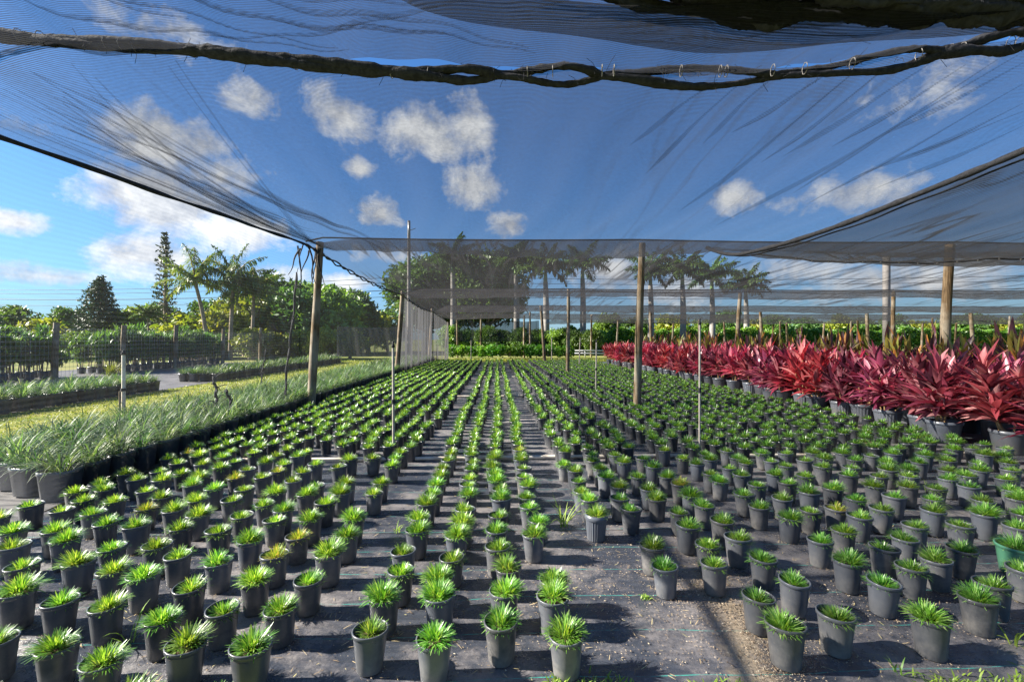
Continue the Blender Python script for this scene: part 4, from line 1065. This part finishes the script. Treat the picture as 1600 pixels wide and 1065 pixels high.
def palm(px, d, pyc, lab, kind='royal', lean=0.0, s=1.0, name='palm_tree'):
    base = P(px, d, -.02); H = CAMZ + (530 - pyc) / F * d
    root = empty(name, base, rng.uniform(-.5, .5)); tag(root, lab, 'palm tree', 'royal palms' if kind == 'royal' else 'coconut palms')
    tr, lf, st = MB(), MB(), MB(); ts = np.linspace(0, 1, 10)
    if kind == 'royal':
        sh = 1.5 * s
        tube(tr, [(.1 * math.sin(3 * t), 0, (H - sh) * t) for t in ts], [(.30 + .06 * math.sin(2.8 * t)) * s * (1.1 - .35 * t) for t in ts], 10)
        tr.obj('trunk', M['palmtrunk'], root)
        cs = MB(); x = .1 * math.sin(3); tube(cs, [(x, 0, H - sh - .02), (x, 0, H - sh * .5), (x, 0, H)], [.22 * s, .2 * s, .09 * s], 10); cs.obj('crownshaft', M['shaft'], root)
        tube(st, [(x, 0, H - .1), (x + .1, 0, H + 1.9 * s)], [.05, .015], 4)
        nf = 17; org = (x, 0, H - .1)
        for k in range(nf): frond(lf, st, org, k * 2.4 + rng.normal(0, .2), .15 + 1.5 * (k / nf) + rng.normal(0, .1), .9 + .6 * rng.random(), 3.5 * s * rng.uniform(.85, 1.1), 54, 1.05 * s, .6, .17)
        lf.obj('fronds', M['frond'], root); st.obj('leaf_stalks', M['shaft'], root)
    else:
        q = [(lean * t ** 1.6, 0, H * t) for t in ts]; tube(tr, q, [(.17 - .06 * t) * s for t in ts], 8); tr.obj('trunk', M['bark'], root)
        nf = 17
        for k in range(nf): frond(lf, st, (lean, 0, H), k * 2.4 + rng.normal(0, .2), .15 + 1.6 * (k / nf) + rng.normal(0, .1), .8 + .7 * rng.random(), 3.1 * s * rng.uniform(.85, 1.1), 50, .85 * s, .95, .085)
        lf.obj('fronds', M['coco'], root); st.obj('leaf_stalks', M['cane'], root)
for px, d, py, lab in ((707, 52, 402, 'royal palm in front of the big dark trees, left of the centre'), (760, 60, 430, 'shorter royal palm with trunk before the central dark tree'), (806, 50, 408, 'royal palm just right of the big dark trees'), (852, 47, 418, 'royal palm with full drooping crown, left of the field post'), (910, 50, 414, 'royal palm with dense crown just right of the field post'),
                       (1016, 52, 424, 'royal palm half hidden by the tall brown post'), (1066, 50, 424, 'royal palm right of the tall brown post'), (1112, 54, 432, 'royal palm seen through roof cloth, left of the leaning post'), (1165, 58, 446, 'royal palm seen through roof cloth above the leaning post'), (640, 62, 430, 'royal palm beside the utility pole')):
    palm(px, d, py, lab, s=.98)
palm(326, 34, 440, 'coconut palm with leaning trunk and swept crown, left of two', 'coco', -.9)
palm(360, 35, 440, 'upright coconut palm, right of the leaning one', 'coco', .3)
palm(394, 36, 458, 'smaller coconut palm behind the upright one', 'coco', .2, .9)
palm(234, 34, 492, 'low coconut palm below the tall thin pine', 'coco', -.3, .42)
# columnar pine and dark conifer
def pine(px, d, pyt, w, lab, name, tiers, up, cat='conifer', dense=1.0):
    H = CAMZ + (530 - pyt) / F * d; root = empty(name, P(px, d, 0)); tag(root, lab, cat)
    tr, lf = MB(), MB(); tube(tr, [(0, 0, 0), (.05, 0, H * .5), (.12, 0, H)], [.22, .14, .03], 7)
    for k in range(tiers):
        t = k / (tiers - 1); z = H * (.12 + .86 * t); Lb = w * (1 - t) ** .75 + .15; m_ = 7
        if dense < 1: Lb *= rng.uniform(.6, 1.15)
        for j in range(m_):
            a = j * 6.28 / m_ + k * .5 + rng.normal(0, .15); L = Lb * rng.uniform(.7, 1.1)
            ts = np.linspace(0, 1, 5); pts = np.stack([L * ts * math.cos(a), L * ts * math.sin(a), z + up * L * ts ** 1.4 - .12 * L * ts], 1); tube(tr, pts, np.linspace(.03, .01, 5), 4)
            q = int((16 + 18 * L) * dense); tt = rng.uniform(.15, 1.0, q); c = np.stack([np.interp(tt, ts, pts[:, i]) for i in range(3)], 1) + rng.normal(0, .07 + .06 * (dense >= 1), (q, 3)); quads(lf, c, .22)
    tr.obj('trunk', M['bark'], root); lf.obj('needles', M['tree_d'], root)
pine(258, 37, 362, 1.55, 'tall thin open pine standing above the treeline at left', 'pine_tree', 24, .5, dense=.34)
pine(157, 38, 434, 2.6, 'dark dense conifer with broad skirts at the far left', 'conifer_tree', 17, .12, dense=1.6)

# poles and wires
root = empty('utility_pole', P(639, 48)); tag(root, 'tall grey utility pole left of the royal palms', 'utility pole')
mb = MB(); H = CAMZ + (530 - 345) / F * 48; tube(mb, [(0, 0, 0), (0, 0, H)], [.24, .15], 8); mb.obj('pole', M['concrete'], root)
mb = MB(); box(mb, -.06, .06, -.2, -.09, H - 1.7, H - .2); tube(mb, [(.15, 0, H - 1.0), (.7, 0, H - .8)], .04, 5); mb.obj('bracket', M['wire'], root)
root = empty('concrete_pole', P(1385, 44)); tag(root, 'broad pale concrete pole seen through roof cloth at right', 'utility pole')
mb = MB(); box(mb, -.22, .22, -.22, .22, 0, 9.6); mb.obj('pole', M['concrete'], root)
for k, (ya, yb_) in enumerate(((467, 452), (459, 440), (454, 432), (476, 462))):
    a, b = P(-150, 52, 0, ya - 2), P(639, 48, 0, yb_); ts = np.linspace(0, 1, 24); p = a[None] + (b - a)[None] * ts[:, None]; p[:, 2] -= 1.0 * np.sin(math.pi * ts) * .6
    e = P(1800, 44, 0, yb_ - 6); p2 = b[None] + (e - b)[None] * ts[1:, None]; p2[:, 2] -= .5 * np.sin(math.pi * ts[1:])
    mb = MB(); tube(mb, np.concatenate([p, p2]), .022 + .012 * (k == 0), 4); o = mb.obj('power_line', M['cable']); tag(o, 'black power line crossing the sky at left, %s of four' % ('second lowest', 'second highest', 'highest', 'lowest')[k], 'power line', 'power lines')

# ------------------------------------------------------------------ litter, gravel and weeds on the fabric
mb = MB()
k = 15000
cx = rng.normal(1.05, .95, k); cy_ = 2.1 + np.abs(rng.normal(0, 1.3, k))
pa = rng.random(k) < .42
pt = rng.random(k)
cx[pa] = (1.28 + .10 * np.sin(7 * pt) + .15 * pt + rng.normal(0, .11, k))[pa]; cy_[pa] = (2.02 + pt * 1.05)[pa] + rng.normal(0, .05, pa.sum())
rg_ = rng.random(k) < .3
pi_ = rng.integers(0, 110, k); ra_ = rng.uniform(0, 6.28, k); rr_ = .066 + np.abs(rng.normal(0, .022, k))
PX_ = np.array([[q[0], q[1]] for q in near[:110]])
cx[rg_] = (PX_[pi_, 0] + rr_ * np.cos(ra_))[rg_]; cy_[rg_] = (PX_[pi_, 1] + rr_ * np.sin(ra_))[rg_]
sz = rng.uniform(.0012, .0032, k) * np.where(rng.random(k) < .05, 1.8, 1)
a = rng.uniform(0, 6.28, k); el = rng.uniform(1, 2.2, k)
c = np.stack([cx, cy_, np.full(k, .006) + fz(cx, cy_)], 1)
u = np.stack([np.cos(a), np.sin(a), np.zeros(k)], 1) * (sz * el)[:, None]; v = np.stack([-np.sin(a), np.cos(a), np.zeros(k)], 1) * sz[:, None]; up = np.array([0, 0, 1.0]) * sz[:, None]
V = np.stack([c - u, c - v, c + u, c + v, c + up * .9, c - up * .6], 1).reshape(-1, 3)
fcs = np.array([(0, 1, 4), (1, 2, 4), (2, 3, 4), (3, 0, 4)])
mb.add(V, (np.arange(k)[:, None, None] * 6 + fcs[None]).reshape(-1, 3), np.repeat(rng.random(k), 4))
m, n = newmat('grit'); at = n('ShaderNodeAttribute', attribute_name='rnd')
n.out(principled(n, n.ramp(at.outputs['Fac'], [(0, (.06, .045, .035)), (.4, (.22, .16, .11)), (.8, (.40, .31, .21)), (1, (.5, .43, .33))]), .9, .2)); M['grit'] = m
tag(mb.obj('gravel', M['grit'], smooth=False), 'tan grit and bark crumbs scattered over the ground fabric', kind='stuff')
mb = MB(); k = 2200
x = rng.uniform(-3.5, 4.5, k); y = 2.0 + np.abs(rng.normal(0, 1.6, k)); L = rng.uniform(.012, .05, k)
blades(mb, np.stack([x, y, .005 + fz(x, y)], 1), rng.uniform(0, 6.28, k), 1.45, rng.uniform(-.2, .15, k), L, rng.uniform(.002, .004, k), 2, np.array([.8, 1, .4]))
m, n = newmat('straw'); at = n('ShaderNodeAttribute', attribute_name='rnd')
n.out(principled(n, n.ramp(at.outputs['Fac'], [(0, (.25, .17, .09)), (.6, (.48, .38, .22)), (1, (.5, .45, .2))]), .8, .2)); M['straw'] = m
tag(mb.obj('straw_litter', M['straw']), 'dry grass bits littering the ground fabric', kind='stuff')
# weeds
mb = MB(); k = 1500; x = rng.uniform(.2, 4, k); y = 1.97 + np.abs(rng.normal(0, .035, k)) + .03 * np.sin(5 * x); sel = np.sin(3.1 * x) + .6 * np.sin(7 * x) + .5 * (x - .6) / 2 > .35
x, y = x[sel], y[sel]; blades(mb, np.stack([x, y, np.full(len(x), .002)], 1), rng.uniform(0, 6.28, len(x)), rng.uniform(.3, 1.4, len(x)), .5, rng.uniform(.015, .045, len(x)), .008, 2, np.array([.6, 1, .2]))
tag(mb.obj('low_weeds', M['weed']), 'low yellow green weeds along the front edge of the fabric', kind='stuff')
def weed(x, y, nb, L, lab):
    mb = MB(); blades(mb, rng.normal(0, .012, (nb, 3)) * [1, 1, 0], rng.uniform(0, 6.28, nb), rng.uniform(.1, .9, nb), rng.uniform(.3, 1.6, nb), L * rng.uniform(.5, 1.1, nb), .008, 5)
    o = mb.obj('weed', M['weed'], loc=(x, y, .004)); tag(o, lab, 'weed', 'weeds growing through the fabric', kind='thing')
p = P(880, 3.75); weed(p[0], p[1], 16, .28, 'tall thin weed sprouting left of the ribbed grey pot')
p = P(208, 2.33); weed(p[0], p[1] - .02, 8, .22, 'yellow green weed in front of a black pot at lower left')
p = P(1010, 2.72); weed(p[0], p[1], 26, .035, 'small round weed on the bare fabric at lower centre')
p = P(1455, 4.2); weed(p[0], p[1], 18, .3, 'tall weed among the black pots at right')
p = P(1585, 2.3); weed(p[0], p[1], 9, .16, 'weed beside the front right pots')
p = P(1405, 2.1); weed(p[0], p[1], 6, .14, 'thin bent weed in the front right gap between pots')
p = P(620, 3.65); weed(p[0], p[1], 8, .12, 'low weed on the left walkway')

# ------------------------------------------------------------------ render settings
S.view_settings.view_transform = 'Standard'; S.view_settings.look = 'None'; S.view_settings.exposure = 2.05; S.view_settings.gamma = 1
S.render.engine = 'CYCLES'
S.cycles.transparent_max_bounces = 40; S.cycles.max_bounces = 8; S.cycles.diffuse_bounces = 4; S.cycles.glossy_bounces = 3; S.cycles.transmission_bounces = 4
S.cycles.use_denoising = True
